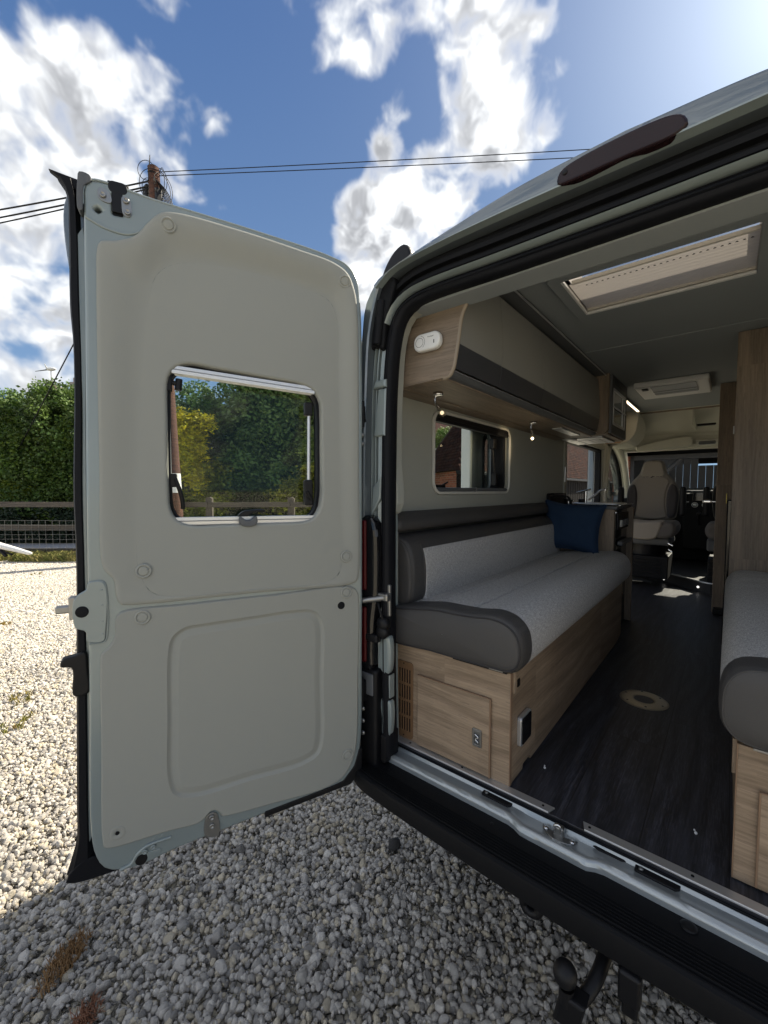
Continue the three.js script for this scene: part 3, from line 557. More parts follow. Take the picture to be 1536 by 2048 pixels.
// roof light with its pleated blind
{
  const [a, b, c, d] = skyO;
  const fr = part('roof_light', [extY(rr(a - .05, b + .05, c - .055, d + .05, .03, 5), CEIL - .016, CEIL - .001, .005, [rr(a, b, c, d, .006, 3)])], M.ceiling, van);
  part('light_shaft', [box(a - .012, a, CEIL - .012, 2.485, c, d, .002), box(b, b + .012, CEIL - .012, 2.485, c, d, .002), box(a - .012, b + .012, CEIL - .012, 2.485, c - .012, c, .002), box(a - .012, b + .012, CEIL - .012, 2.485, d, d + .012, .002)], std(lin(.55, .50, .44), .6), fr);
  part('shaft_edge', [box(a - .004, a + .006, CEIL - .018, CEIL - .010, c, d, .002), box(a, b, CEIL - .018, CEIL - .008, c - .004, c + .012, .002)], M.white, fr);
  // blind: fine zigzag of folds
  const z1 = d - .085, z0 = c + .002, n = 22, P = [];
  for (let i = 0; i <= n; i++) { const z = lerp(z0, z1, i / n), y = CEIL + .006 + .0004 * ((i % 2) * 2 - 1); P.push([[a + .002, y, z], [b - .002, y, z]]); }
  part('pleated_blind', crease(loft(P), .1), M.blind, fr);
  parts('blind_rail', [box(a + .015, b, CEIL + .0, CEIL + .016, z1, z1 + .010, .003), box(a, b, CEIL - .004, CEIL + .014, c, c + .012, .003)], std(lin(.50, .47, .42), .5), fr);
  const zz = lerp(z0, z1, .86); const tri = []; for (let k = 0; k < 27; k++) { const x = lerp(a + .06, b - .02, k / 26); tri.push(ext([[x - .0045, 0], [x + .0045, 0], [x, .007]], 0, .0012).rotateX(Math.PI / 2).translate(0, CEIL + .0042, zz)); }
  part('cord_holes', tri, M.darkHole, fr, { kind: 'stuff' });
  part('dome', [extY(rr(a - .06, b + .06, c - .06, d + .06, .05, 5), 2.505, 2.512, .002)], phy(lin(.75, .75, .75), .05, { transmission: 1, thickness: 0 }), fr);
  part('dome_edge', extY(rr(a - .075, b + .075, c - .075, d + .075, .06, 5), 2.46, 2.495, .01, [rr(a - .012, b + .012, c - .012, d + .012, .02, 5)]), M.offwhite, fr);
}
// awning cassette on the left of the roof
part('awning', [ext(smooth([[-1.115, 2.44], [-1.10, 2.54], [-1.04, 2.615], [-.985, 2.63], [-.955, 2.60], [-.95, 2.52], [-.965, 2.45], [-1.04, 2.42]], 36, true).map(p => [p[0], p[1]]), -3.6, -.44, .01), box(-.96, -.94, 2.44, 2.62, -3.55, -.46, .006)], phy(lin(.03, .032, .036), .35), van);
part('awning_cap', [ext(smooth([[-1.12, 2.435], [-1.105, 2.545], [-1.04, 2.622], [-.985, 2.637], [-.952, 2.605], [-.945, 2.52], [-.962, 2.445], [-1.04, 2.415]], 36, true).map(p => [p[0], p[1]]), -.455, -.40, .014)], M.black, van);
// number plate lamp strip and mark on the open door are hidden; wheels
{
  const tyre = lathe([[.20, -.10], [.30, -.105], [.335, -.085], [.345, -.04], [.345, .04], [.335, .085], [.30, .105], [.20, .10]], 40).rotateZ(Math.PI / 2);
  const rim = lathe([[0, .02], [.06, .03], [.08, .0], [.17, .02], [.20, .09], [.21, .09], [.205, -.09], [.0, -.06]], 32).rotateZ(Math.PI / 2);
  for (const [x, z, s] of [[-.86, -1.05, 1], [.76, -1.05, -1], [-.86, -4.75, 1], [.76, -4.75, -1]]) {
    const w = part('wheel', tyre.clone().translate(x, .345, z), std(lin(.018, .018, .018), .85), van);
    part('rim', rim.clone().scale(s, 1, 1).translate(x, .345, z), M.alu, w);
  }
}
// nose: bonnet, grille, windscreen and pillars
{
  const rings = [[-4.98, 2.06, .80], [-5.5, 1.58, .86], [-5.62, 1.48, .90], [-5.9, 1.30, .92], [-6.02, 1.05, .93], [-6.05, .6, .93], [-6.0, .35, .90]];
  const row = ([z, y, w]) => { const r = []; for (let i = 0; i <= 16; i++) { const t = i / 8 - 1; r.push([XC + t * w, y - .05 * Math.pow(Math.abs(t), 3), z + .10 * t * t]); } return r; };
  part('bonnet', loft(rings.slice(1).map(row)), M.paint, van);
  parts('nose_side', [extX([[-5.5, .40], [-5.5, 1.55], [-5.85, 1.28], [-5.95, .8], [-5.95, .40]], -.98, -.93, .01), extX([[-5.5, .40], [-5.5, 1.55], [-5.85, 1.28], [-5.95, .8], [-5.95, .40]], mx(-.93), mx(-.98), .01)], M.paint, van);
  part('windscreen', loft([row([-4.99, 2.05, .86]), row([-5.52, 1.57, .90])]), M.clear, van);
  parts('screen_pillar', [bar([-.90, 2.08, -4.90], [-.94, 1.54, -5.46], .045), bar([mx(-.90), 2.08, -4.90], [mx(-.94), 1.54, -5.46], .045)], M.cabTrim, van);
  part('screen_header', [box(-.92, .82, 2.03, 2.10, -5.02, -4.90, .02)], M.cabTrim, van);
  part('screen_cowl', box(-.93, .83, 1.47, 1.555, -5.60, -5.40, .02), M.black, van);
  for (const k of [0, 1]) { const X = x => k ? mx(x) : x; const xa = Math.min(X(-1.00), X(-.995)), xb = Math.max(X(-1.00), X(-.995)); part('cab_window', extX(cabHole, xa, xb), M.clear, van); part('cab_window_seal', tube(smooth(cabHole.map(p => [p[0], p[1]]), 40, true).map(p => [X(-.945), p[1], p[0]]), .022, 60, 8, true), M.rubber, van); part('window_surround', tube(smooth(cabHole.map(p => [p[0], p[1]]), 40, true).map(p => [X(-.875), lerp(1.7, p[1], 1.06), lerp(-4.5, p[0], 1.04)]), .035, 60, 8, true), M.cabTrim, van); }
  part('wing_mirror', [box(-1.22, -1.08, 1.42, 1.72, -5.15, -5.05, .03), bar([-1.0, 1.5, -5.1], [-1.1, 1.52, -5.1], .03)], M.black, van);
  // shelf and lining over the cab
  part('overcab_panel', [crease(loft([[-.90, mx(-.90)].map(x => [x, 2.37, -4.02]), [-.90, mx(-.90)].map(x => [x, 2.355, -4.10]), [-.90, mx(-.90)].map(x => [x, 2.20, -4.62]), [-.90, mx(-.90)].map(x => [x, 2.185, -4.64]), [-.90, mx(-.90)].map(x => [x, 2.12, -4.66])]), .4)], M.cabTrim, van);
  part('overcab_rail', [box(-.60, .75, 2.352, 2.368, -4.07, -4.045, .004)], M.oakGrey, van);
  part('cab_shelf', [box(-.90, .80, 2.055, 2.075, -4.95, -4.62, .01), box(-.88, .80, 2.045, 2.185, -4.69, -4.65, .02), ext(smooth([[-.70, 1.99], [-.70, 2.035], [-.66, 2.055], [-.26, 2.125], [-.19, 2.12], [-.17, 2.06], [-.19, 2.02], [-.30, 2.01]], 40, true).map(p => [p[0], p[1] + .02]), -4.67, -4.56, .015)], M.cabTrim, van);
  part('cab_lamp', [box(-.145, .05, 2.055, 2.105, -4.66, -4.60, .015)], M.offwhite, van);
  part('lamp_lens', box(-.12, .03, 2.05, 2.085, -4.66, -4.59, .012), M.greyPlastic, van);
  const tv = part('air_vent', [box(-.135, .03, 2.235, 2.30, -4.57, -4.44, .015)], M.black, van);
  part('overcab_divider', box(-.155, -.14, 2.20, 2.36, -4.60, -4.06, .004), M.cabTrim, van);
  // dashboard
  const ds = part('dashboard', [ext([[-.93, 1.10], [-.93, 1.44], [-.70, 1.50], [.60, 1.50], [.83, 1.44], [.83, 1.10]], -5.42, -4.98, .04), box(-.26, .16, .86, 1.52, -5.1, -4.86, .03), box(-.93, .83, .69, 1.15, -5.45, -5.2, .02)], M.blackMatt, van);
  part('screen', box(-.17, .09, 1.425, 1.535, -4.90, -4.845, .01), M.gloss, ds);
  part('screen_edge', box(-.19, .11, 1.532, 1.548, -4.95, -4.84, .006), M.greyPlastic, ds);
  for (const x of [-.145, -.05, .045]) { part('knob', [new THREE.TorusGeometry(.027, .0035, 8, 24).translate(x, 1.385, -4.853), lathe([[0, .022], [.015, .02], [.018, 0]], 18).rotateX(Math.PI / 2).translate(x, 1.385, -4.858)], M.alu, ds); }
  parts('vent', [box(-.27, -.20, 1.44, 1.50, -4.93, -4.86, .01), box(-.26, -.19, 1.335, 1.342, -4.87, -4.85, .002)], M.black, ds);
  part('trim_strip', box(-.28, -.20, 1.415, 1.423, -4.88, -4.85, .002), M.alu, ds);
  part('gear_lever', [bar([-.10, 1.16, -4.85], [-.10, 1.27, -4.78], .012), new THREE.SphereGeometry(.024, 12, 10).translate(-.10, 1.285, -4.775)], M.black, ds);
  const sw = part('steering_wheel', [new THREE.TorusGeometry(.19, .015, 10, 40).rotateX(-.5).translate(.42, 1.40, -4.72), bar([.42, 1.28, -4.95], [.42, 1.39, -4.74], .035), box(.36, .48, 1.36, 1.43, -4.77, -4.73, .02), bar([.24, 1.40, -4.72], [.60, 1.40, -4.72], .014)], M.black, van);
  part('bulkhead', [box(-.95, .85, .45, 1.5, -5.56, -5.50, .005)], M.black, van);  // unseen panel, put in to block light below the dashboard
}

// ---------------------------------------------------------------- open rear door (a part of the van); x runs from the free edge (-) to the hinge (0)
{
  const door = new THREE.Group(); door.name = numbered('rear_door'); door.position.set(-.84, 0, .05); door.rotation.y = 64.5 * Math.PI / 180; van.add(door);
  door.userData.label = 'opened left rear door with beige lining and a window';
  const S = pts => pts.map(p => [-p[0], p[1]]);
  const P = (name, g, m, o) => part(name, g, m, door, o);
  const win = S(smooth([[.586, 1.84], [.582, 1.875], [.562, 1.907], [.527, 1.921], [.45, 1.916], [.36, 1.910], [.28, 1.904], [.20, 1.898], [.155, 1.884], [.131, 1.85], [.127, 1.80], [.127, 1.70], [.127, 1.60], [.129, 1.53], [.140, 1.482], [.165, 1.454], [.205, 1.446], [.28, 1.445], [.36, 1.445], [.45, 1.445], [.53, 1.446], [.567, 1.462], [.585, 1.495], [.588, 1.55], [.588, 1.64], [.587, 1.75]], 90, true));
  const steelOut = S(smooth([[.752, 2.366], [.614, 2.362], [.461, 2.354], [.319, 2.346], [.195, 2.337], [.096, 2.326], [.044, 2.313], [.006, 2.28], [-.012, 2.2], [-.018, 2.08], [-.018, 1.5], [-.016, 1.0], [-.009, .64], [.010, .565], [.055, .518], [.12, .508], [.25, .498], [.40, .484], [.595, .467], [.68, .452], [.735, .456], [.775, .478], [.797, .53], [.804, .62], [.796, .98], [.786, 1.52], [.776, 1.92], [.768, 2.30], [.765, 2.35]], 240, true));
  const skinHole = S(smooth([[.70, 2.15], [.66, 2.20], [.60, 2.27], [.55, 2.295], [.38, 2.295], [.19, 2.28], [.09, 2.265], [.05, 2.23], [.035, 2.1], [.035, 1.5], [.04, 1.29], [.06, 1.262], [.35, 1.26], [.66, 1.262], [.69, 1.29], [.70, 1.34], [.71, 1.7]], 120, true));
  const winOut = win.map(p => [p[0] * 1.0, p[1]]);
  // holes for the top catch
  const hole1 = S(rr(.668, .712, 2.348, 2.378, .012, 5)), hole2 = S(rr(.680, .704, 2.292, 2.342, .004, 3)), hole3 = S(smooth([[.737, 2.287], [.729, 2.294], [.737, 2.301], [.745, 2.294]], 12, true));
  P('inner_skin', ext(steelOut, -.050, 0, .009, [skinHole, hole2, hole3], 4), M.steel);
  P('outer_skin', ext(S(smooth([[.80, 2.362], [.60, 2.352], [.32, 2.336], [.10, 2.316], [.03, 2.30], [-.004, 2.26], [-.016, 2.1], [-.018, 1.2], [-.012, .56], [.02, .51], [.2, .50], [.5, .475], [.82, .47], [.825, .6], [.815, 1.4], [.805, 2.0]], 200, true)), -.066, -.052, .004, [win]), M.paint);
  P('catch_recess', [box(-.715, -.665, 2.285, 2.382, -.04, -.006, .004)], M.black);
  P('catch_bar', [ext(hole1, -.004, .0015, .0015), box(-.7045, -.6795, 2.298, 2.352, -.003, .0012, .001)], M.black);
  parts('catch_plate', [ext(S(smooth([[.735, 2.345], [.728, 2.352], [.712, 2.346], [.706, 2.338], [.706, 2.318], [.722, 2.317], [.735, 2.327]], 24, true)), 0, .003, .001), ext(S(smooth([[.680, 2.342], [.668, 2.344], [.661, 2.334], [.659, 2.30], [.666, 2.291], [.678, 2.295], [.682, 2.32]], 24, true)), 0, .003, .001)], M.zinc, door);
  const bolt = (x, y, r = .008, z = .003) => lathe([[0, .0035], [r * .45, .0035], [r * .5, .006], [r * .85, .006], [r, .004], [r, 0]], 18).rotateX(Math.PI / 2).translate(-x, y, z);
  for (const [x, y] of [[.724, 2.333], [.671, 2.332], [.668, 2.303]]) P('bolt', bolt(x, y), M.zinc);
  P('pressed_edge', [tube(S([[.764, 2.268], [.72, 2.250], [.675, 2.246], [.645, 2.258], [.61, 2.292]]).map(p => [...p, .0]), .004, 40), tube(S([[.770, 2.30], [.768, 2.34], [.752, 2.366], [.60, 2.356], [.32, 2.340], [.10, 2.320], [.035, 2.302], [.003, 2.26], [-.006, 2.15]]).map(p => [...p, -.002]), .0035, 80)], M.steel);
  // beige lining, upper piece: rim stands proud near the top and slopes down to a flat field
  const seamY = 1.221;
  const upOut = S(smooth([[.742, 2.19], [.734, 2.212], [.70, 2.222], [.655, 2.245], [.615, 2.298], [.588, 2.325], [.552, 2.335], [.378, 2.331], [.196, 2.316], [.085, 2.302], [.036, 2.278], [.010, 2.225], [-.001, 2.14], [-.004, 1.9], [-.004, 1.6], [-.002, 1.255], [.006, 1.232], [.03, 1.2225], [.35, 1.226], [.69, 1.2265], [.716, 1.232], [.726, 1.262], [.730, 1.304], [.748, 1.326], [.757, 1.36], [.754, 1.6], [.750, 1.9], [.746, 2.10]], 260, true));
  const field = S(smooth([[.622, 2.10], [.600, 2.165], [.545, 2.205], [.38, 2.222], [.18, 2.205], [.098, 2.185], [.072, 2.14], [.068, 1.9], [.066, 1.5], [.062, 1.33], [.075, 1.262], [.12, 1.242], [.35, 1.240], [.60, 1.244], [.640, 1.262], [.668, 1.33], [.665, 1.5], [.652, 1.8]], 260, true));
  // pair both outlines by angle round a centre
  const cen = [-.36, 1.75], ang = p => Math.atan2((p[1] - cen[1]) / .55, (p[0] - cen[0]) / .38);
  const byAngle = (pts, a) => { let best = null; for (let i = 0; i < pts.length; i++) { const p = pts[i], q = pts[(i + 1) % pts.length]; let a0 = ang(p), a1 = ang(q); let d = a1 - a0; if (d > Math.PI) d -= 2 * Math.PI; if (d < -Math.PI) d += 2 * Math.PI; let e = a - a0; while (e > Math.PI) e -= 2 * Math.PI; while (e < -Math.PI) e += 2 * Math.PI; if ((d > 0 && e >= 0 && e <= d) || (d < 0 && e <= 0 && e >= d)) { const t = d ? e / d : 0; best = [lerp(p[0], q[0], t), lerp(p[1], q[1], t)]; break; } } return best; };
  const outRing = upOut, inRing = upOut.map(p => byAngle(field, ang(p)) || field[0]);
  const inset = (pts, e) => pts.map((p, i) => { const a = pts[(i + pts.length - 1) % pts.length], b = pts[(i + 1) % pts.length], tx = b[0] - a[0], ty = b[1] - a[1], l = Math.hypot(tx, ty) || 1, s = sgn(pts) > 0 ? 1 : -1; return [p[0] - ty / l * e * s, p[1] + tx / l * e * s]; });
  const zr = y => .010, zf = y => lerp(.008, -.016, (y - 1.235) / .99);
  const tiltF = g => { const p = g.attributes.position; for (let i = 0; i < p.count; i++) p.setZ(i, p.getZ(i) + zf(p.getY(i))); g.computeVertexNormals(); return g; };
  const in1 = inset(outRing, .0015), in2 = inset(outRing, .005), in3 = inset(outRing, .012);
  const rimZ = (k, e) => (p, i) => [p[0], p[1], Math.max(0, zr(outRing[i][1]) * k - e)];
  const mixRing = t => outRing.map((p, i) => { const a = in3[i], b = inRing[i], tt = t; return [lerp(a[0], b[0], tt), lerp(a[1], b[1], tt), lerp(zr(outRing[i][1]), zf(lerp(a[1], b[1], tt)), sstep(.08, 1.0, t))]; });
  const rimGeo = loft([outRing.map(p => [p[0], p[1], -.002]), in1.map(rimZ(1, .005)), in2.map(rimZ(1, .0012)), in3.map(rimZ(1, 0)), mixRing(.18), mixRing(.36), mixRing(.54), mixRing(.7), mixRing(.84), mixRing(.94), mixRing(1)], true);
  const upper = P('trim_panel', [rimGeo, tiltF(ext(inRing.filter((p, i) => i % 2 === 0), -.004, 0, 0, [inset(win, -.008)]))], M.trim);
  // rolled edge of the window opening
  const wring = (e, z) => inset(win, e).map(p => [p[0], p[1], z > -.01 ? z - .008 + zf(p[1]) : z - .012]);
  P('window_reveal', loft([wring(-.009, .008), wring(-.005, .0075), wring(-.0015, .005), wring(0, .001), wring(.002, -.02), wring(.002, -.03)], true, true), M.trim);
  // lower piece with the sunk panel
  const loOut = S(smooth([[.705, 1.214], [.735 - .012, 1.205], [.729, 1.185], [.732, 1.14], [.748, 1.114], [.763, 1.10], [.767, 1.07], [.772, .83], [.777, .57], [.772, .542], [.745, .535], [.62, .535], [.525, .532], [.505, .545], [.496, .556], [.484, .558], [.473, .548], [.462, .53], [.43, .525], [.30, .520], [.13, .517], [.062, .538], [.022, .592], [.008, .66], [.002, .9], [-.002, 1.15], [.004, 1.196], [.026, 1.2155], [.30, 1.2165], [.55, 1.2155]], 240, true));
  const sunk = S(smooth([[.600, 1.075], [.588, 1.122], [.552, 1.146], [.50, 1.150], [.36, 1.154], [.215, 1.157], [.158, 1.146], [.132, 1.105], [.131, .9], [.133, .69], [.150, .646], [.205, .624], [.38, .621], [.54, .619], [.592, .642], [.608, .69], [.606, .88]], 120, true));
  const L1 = inset(loOut, .0015), L2 = inset(loOut, .005);
  const ringz = (pts, z) => pts.map(p => [p[0], p[1], z]);
  P('trim_panel', [loft([ringz(loOut, -.002), ringz(L1, .005), ringz(L2, .008)], true), ext(L2, .004, .008, 0, [sunk]),
    loft([ringz(inset(sunk, -.0), .008), ringz(inset(sunk, .002), .0072), ringz(inset(sunk, .006), .003), ringz(inset(sunk, .010), .0008), ringz(inset(sunk, .014), .0008), ringz(inset(sunk, .022), .004), ringz(inset(sunk, .032), .0055)], true, true), ext(inset(sunk, .032), .0035, .0055)], M.trim);
  const clip = (x, y, z = .008) => lathe([[0, .0036], [.0105, .0034], [.0122, .0026], [.0128, .0003], [.0148, .0003], [.0156, .0026], [.0178, .0030], [.0198, .0020], [.0212, 0]], 28).rotateX(Math.PI / 2).rotateX(y > 2.2 ? .2 : 0).rotateY(y > 2.2 && x < .1 ? -.2 : 0).translate(-x, y, z);
  const zAt = (x, y) => y > 2.2 ? (x < .1 ? .0085 : .0078) : .0095;
  for (const [x, y] of [[.57, 2.293], [.047, 2.245], [.655, 1.322], [.047, 1.323], [.661, 1.190], [.047, 1.198], [.045, .617]]) P('trim_clip', clip(x, y, zAt(x, y)), M.trim);
  P('screw_hole', [lathe([[.006, -.002], [.007, .0012], [.017, .002], [.020, .0002]], 24).rotateX(Math.PI / 2).translate(-.739, .578, .008)], M.trim);
  P('screw', lathe([[0, .0006], [.0055, .0006], [.0055, 0]], 14).rotateX(Math.PI / 2).translate(-.739, .578, .0085), M.gloss);
  P('lock_plug', lathe([[0, .002], [.011, .002], [.013, .0005], [.013, 0]], 24).rotateX(Math.PI / 2).translate(-.066, 1.154, .008), M.rubber);
  // lock plate and bolt at the free edge
  P('lock_plate', ext(S(smooth([[.752, 1.298], [.788, 1.300], [.792, 1.282], [.812, 1.268], [.822, 1.252], [.824, 1.20], [.818, 1.178], [.797, 1.166], [.794, 1.138], [.756, 1.134], [.751, 1.16]], 60, true)), -.02, .0055, .003), M.steel);
  P('plate_groove', tube(S(smooth([[.786, 1.302], [.755, 1.301], [.748, 1.29], [.748, 1.15], [.755, 1.132], [.79, 1.130]], 40)).map(p => [...p, .0015]), .0022, 50), M.steel);
  P('plate_plug', lathe([[0, .003], [.013, .003], [.0155, .001], [.0155, 0]], 24).rotateX(Math.PI / 2).translate(-.803, 1.222, .0055), M.rubber);
  for (const y of [1.278, 1.235, 1.19, 1.155]) P('plate_pip', new THREE.SphereGeometry(.0035, 10, 6).scale(1, .6, .4).translate(-.757, y, .0055), M.steel);
  P('lock_bolt', [box(-.868, -.815, 1.216, 1.236, -.040, -.018, .004), box(-.835, -.818, 1.20, 1.262, -.03, -.004, .003)], M.zinc);
  P('door_handle', [box(-.862, -.805, 1.065, 1.090, -.055, -.03, .008), ext(S(smooth([[.862, 1.068], [.858, 1.088], [.832, 1.094], [.806, 1.103], [.800, 1.05], [.800, .985], [.834, .981], [.838, 1.062]], 40, true)), -.052, -.02, .006)], M.black);
  // rubber flange of the free edge, widening at top and foot
  const flange = [[.788, .832, 2.375], [.786, .812, 2.34], [.784, .810, 2.25], [.785, .814, 2.05], [.786, .810, 1.95], [.788, .812, 1.80], [.794, .822, 1.55], [.796, .822, 1.35], [.800, .832, 1.0], [.806, .842, .65], [.806, .845, .56], [.80, .862, .495], [.795, .872, .462]];
  const fl = smooth(flange.map(f => [f[0], f[2], f[1]]), 70);
  P('edge_rubber', crease(loft([fl.map(p => [-p[0], p[1], -.050]), fl.map(p => [-lerp(p[0], p[2], .3), p[1], -.030]), fl.map(p => [-lerp(p[0], p[2], .8), p[1], -.032]), fl.map(p => [-p[2], p[1], -.044]), fl.map(p => [-p[2], p[1], -.060]), fl.map(p => [-p[0], p[1], -.064])]), .5), M.rubber);
  P('top_flap', ext(S([[.848, 2.388], [.775, 2.378], [.768, 2.30], [.79, 2.30], [.79, 2.35], [.81, 2.362]]), -.056, -.034, .004), M.rubber);
  P('corner_tab', ext(S(smooth([[.775, 2.378], [.752, 2.376], [.748, 2.362], [.765, 2.345], [.772, 2.28], [.779, 2.28], [.779, 2.36]], 30, true)), -.03, .004, .002), M.greyPlastic);
  P('foot_rubber', ext(S(smooth([[.872, .448], [.83, .50], [.80, .50], [.70, .462], [.5, .486], [.2, .515], [.03, .535], [-.006, .60], [-.012, .54], [.02, .494], [.2, .482], [.5, .458], [.7, .438]], 80, true)), -.062, -.030, .004), M.rubber);
  P('foot_moulding', ext(S([[.33, .4995], [.12, .512], [.06, .522], [.018, .565], [.0, .62], [-.014, .62], [-.012, .54], [.03, .50], [.33, .478]]), -.045, .002, .004), M.black);
  P('edge_return', ext(S(smooth([[.777, 2.26], [.792, 2.26], [.799, 1.95], [.795, 1.8], [.803, 1.5], [.806, 1.1], [.816, .62], [.818, .545], [.806, .535], [.795, 1.2], [.786, 1.7]], 60, true)), -.058, -.036, .004), M.steel);
  // limit bracket and foot catch
  P('stop_bracket', ext(S(smooth([[.510, .483], [.5115, .53], [.503, .547], [.491, .5525], [.479, .547], [.472, .531], [.4735, .471]], 36, true)), 0, .005, .0015), M.zinc);
  for (const y of [.538, .511]) P('bolt', bolt(.491, y, .0085, .005), M.zinc);
  P('foot_catch', [tube(S([[.735, .462], [.708, .470], [.692, .492], [.668, .508], [.63, .512], [.605, .513]]).map(p => [...p, .001]), .005, 40), ext(S(rr(.632, .668, .474, .489, .004, 3)), -.004, .003, .002)], M.steel);
  P('catch_hole', ext(S(smooth([[.697, .462], [.697, .478], [.686, .486], [.672, .484], [.668, .468], [.680, .455]], 26, true)), -.002, .0015, .001), M.black);
  for (const [x, y] of [[.674, .494], [.652, .500]]) P('bolt', bolt(x, y, .0075, .0005), M.steel);
  for (const [x, y] of [[.65, .521], [.628, .524], [.61, .506], [.707, .474]]) P('weld_spot', lathe([[0, .001], [.0035, .0008], [.004, 0]], 10).rotateX(Math.PI / 2).translate(-x, y, 0), M.steel);
  // window: rubber frame, alloy rails, pane, stays, latch
  const w = S(smooth([[.586, 1.84], [.582, 1.875], [.562, 1.907], [.527, 1.921], [.45, 1.916], [.36, 1.910], [.28, 1.904], [.20, 1.898], [.155, 1.884], [.131, 1.85], [.127, 1.80], [.127, 1.70], [.127, 1.60], [.129, 1.53], [.140, 1.482], [.165, 1.454], [.205, 1.446], [.28, 1.445], [.36, 1.445], [.45, 1.445], [.53, 1.446], [.567, 1.462], [.585, 1.495], [.588, 1.55], [.588, 1.64], [.587, 1.75]], 70, true));
  P('window_seal', [loft([ringz(inset(w, -.004), -.030), ringz(inset(w, .006), -.026), ringz(inset(w, .008), -.034), ringz(inset(w, .008), -.060)], true, true)], M.rubber);
  P('window_pane', ext(inset(w, .004), -.074, -.070), M.acrylic);
  P('pane_border', ext(inset(w, .001), -.0695, -.066, 0, [inset(w, .009)]), M.rubber);
  const rail = (y0a, y0b, h, z0, z1) => crease(loft([[[-.572, y0a - h, z0], [-.148, y0b - h, z0]], [[-.572, y0a - h, z1], [-.148, y0b - h, z1]], [[-.572, y0a - h * .55, z1 + .001], [-.148, y0b - h * .55, z1 + .001]], [[-.572, y0a - h * .5, z1 - .004], [-.148, y0b - h * .5, z1 - .004]], [[-.572, y0a - h * .42, z1], [-.148, y0b - h * .42, z1]], [[-.572, y0a, z1], [-.148, y0b, z1]], [[-.572, y0a, z0], [-.148, y0b, z0]]]), .3);
  P('blind_rail', rail(1.913, 1.893, .022, -.045, -.014), M.alu);
  P('bottom_rail', rail(1.470, 1.466, .022, -.045, -.012), M.alu);
  const lt = P('window_latch', [ext(S(smooth([[.392, 1.470], [.395, 1.452], [.385, 1.440], [.350, 1.440], [.341, 1.452], [.344, 1.470], [.352, 1.466], [.360, 1.459], [.376, 1.459], [.385, 1.466]], 44, true)), -.014, .012, .004)], M.greyPlastic);
  P('latch_lever', [ext(S(smooth([[.396, 1.468], [.380, 1.484], [.355, 1.488], [.312, 1.487], [.312, 1.482], [.348, 1.480], [.372, 1.466]], 36, true)), -.05, -.015, .003)], M.black);
  P('gas_stay', [bar([-.165, 1.585, -.035], [-.162, 1.80, -.035], .0055)], M.alu);
  parts('stay_end', [box(-.182, -.152, 1.50, 1.586, -.05, -.024, .006), box(-.178, -.150, 1.80, 1.845, -.05, -.024, .006), bar([-.175, 1.545, -.02], [-.160, 1.52, -.024], .007)], M.black, door);
  P('gas_stay', [bar([-.582, 1.60, -.035], [-.582, 1.85, -.035], .003)], M.alu);
  P('stay_end', [tube([[-.570, 1.585, -.03], [-.560, 1.555, -.028], [-.552, 1.52, -.030], [-.551, 1.495, -.034]], .006), box(-.585, -.565, 1.56, 1.60, -.045, -.026, .004)], M.black);
  P('stay_knob', [bar([-.583, 1.868, -.03], [-.548, 1.862, -.03], .007), bar([-.556, 1.845, -.03], [-.553, 1.878, -.03], .010), box(-.588, -.572, 1.84, 1.89, -.045, -.022, .004)], M.black);
}

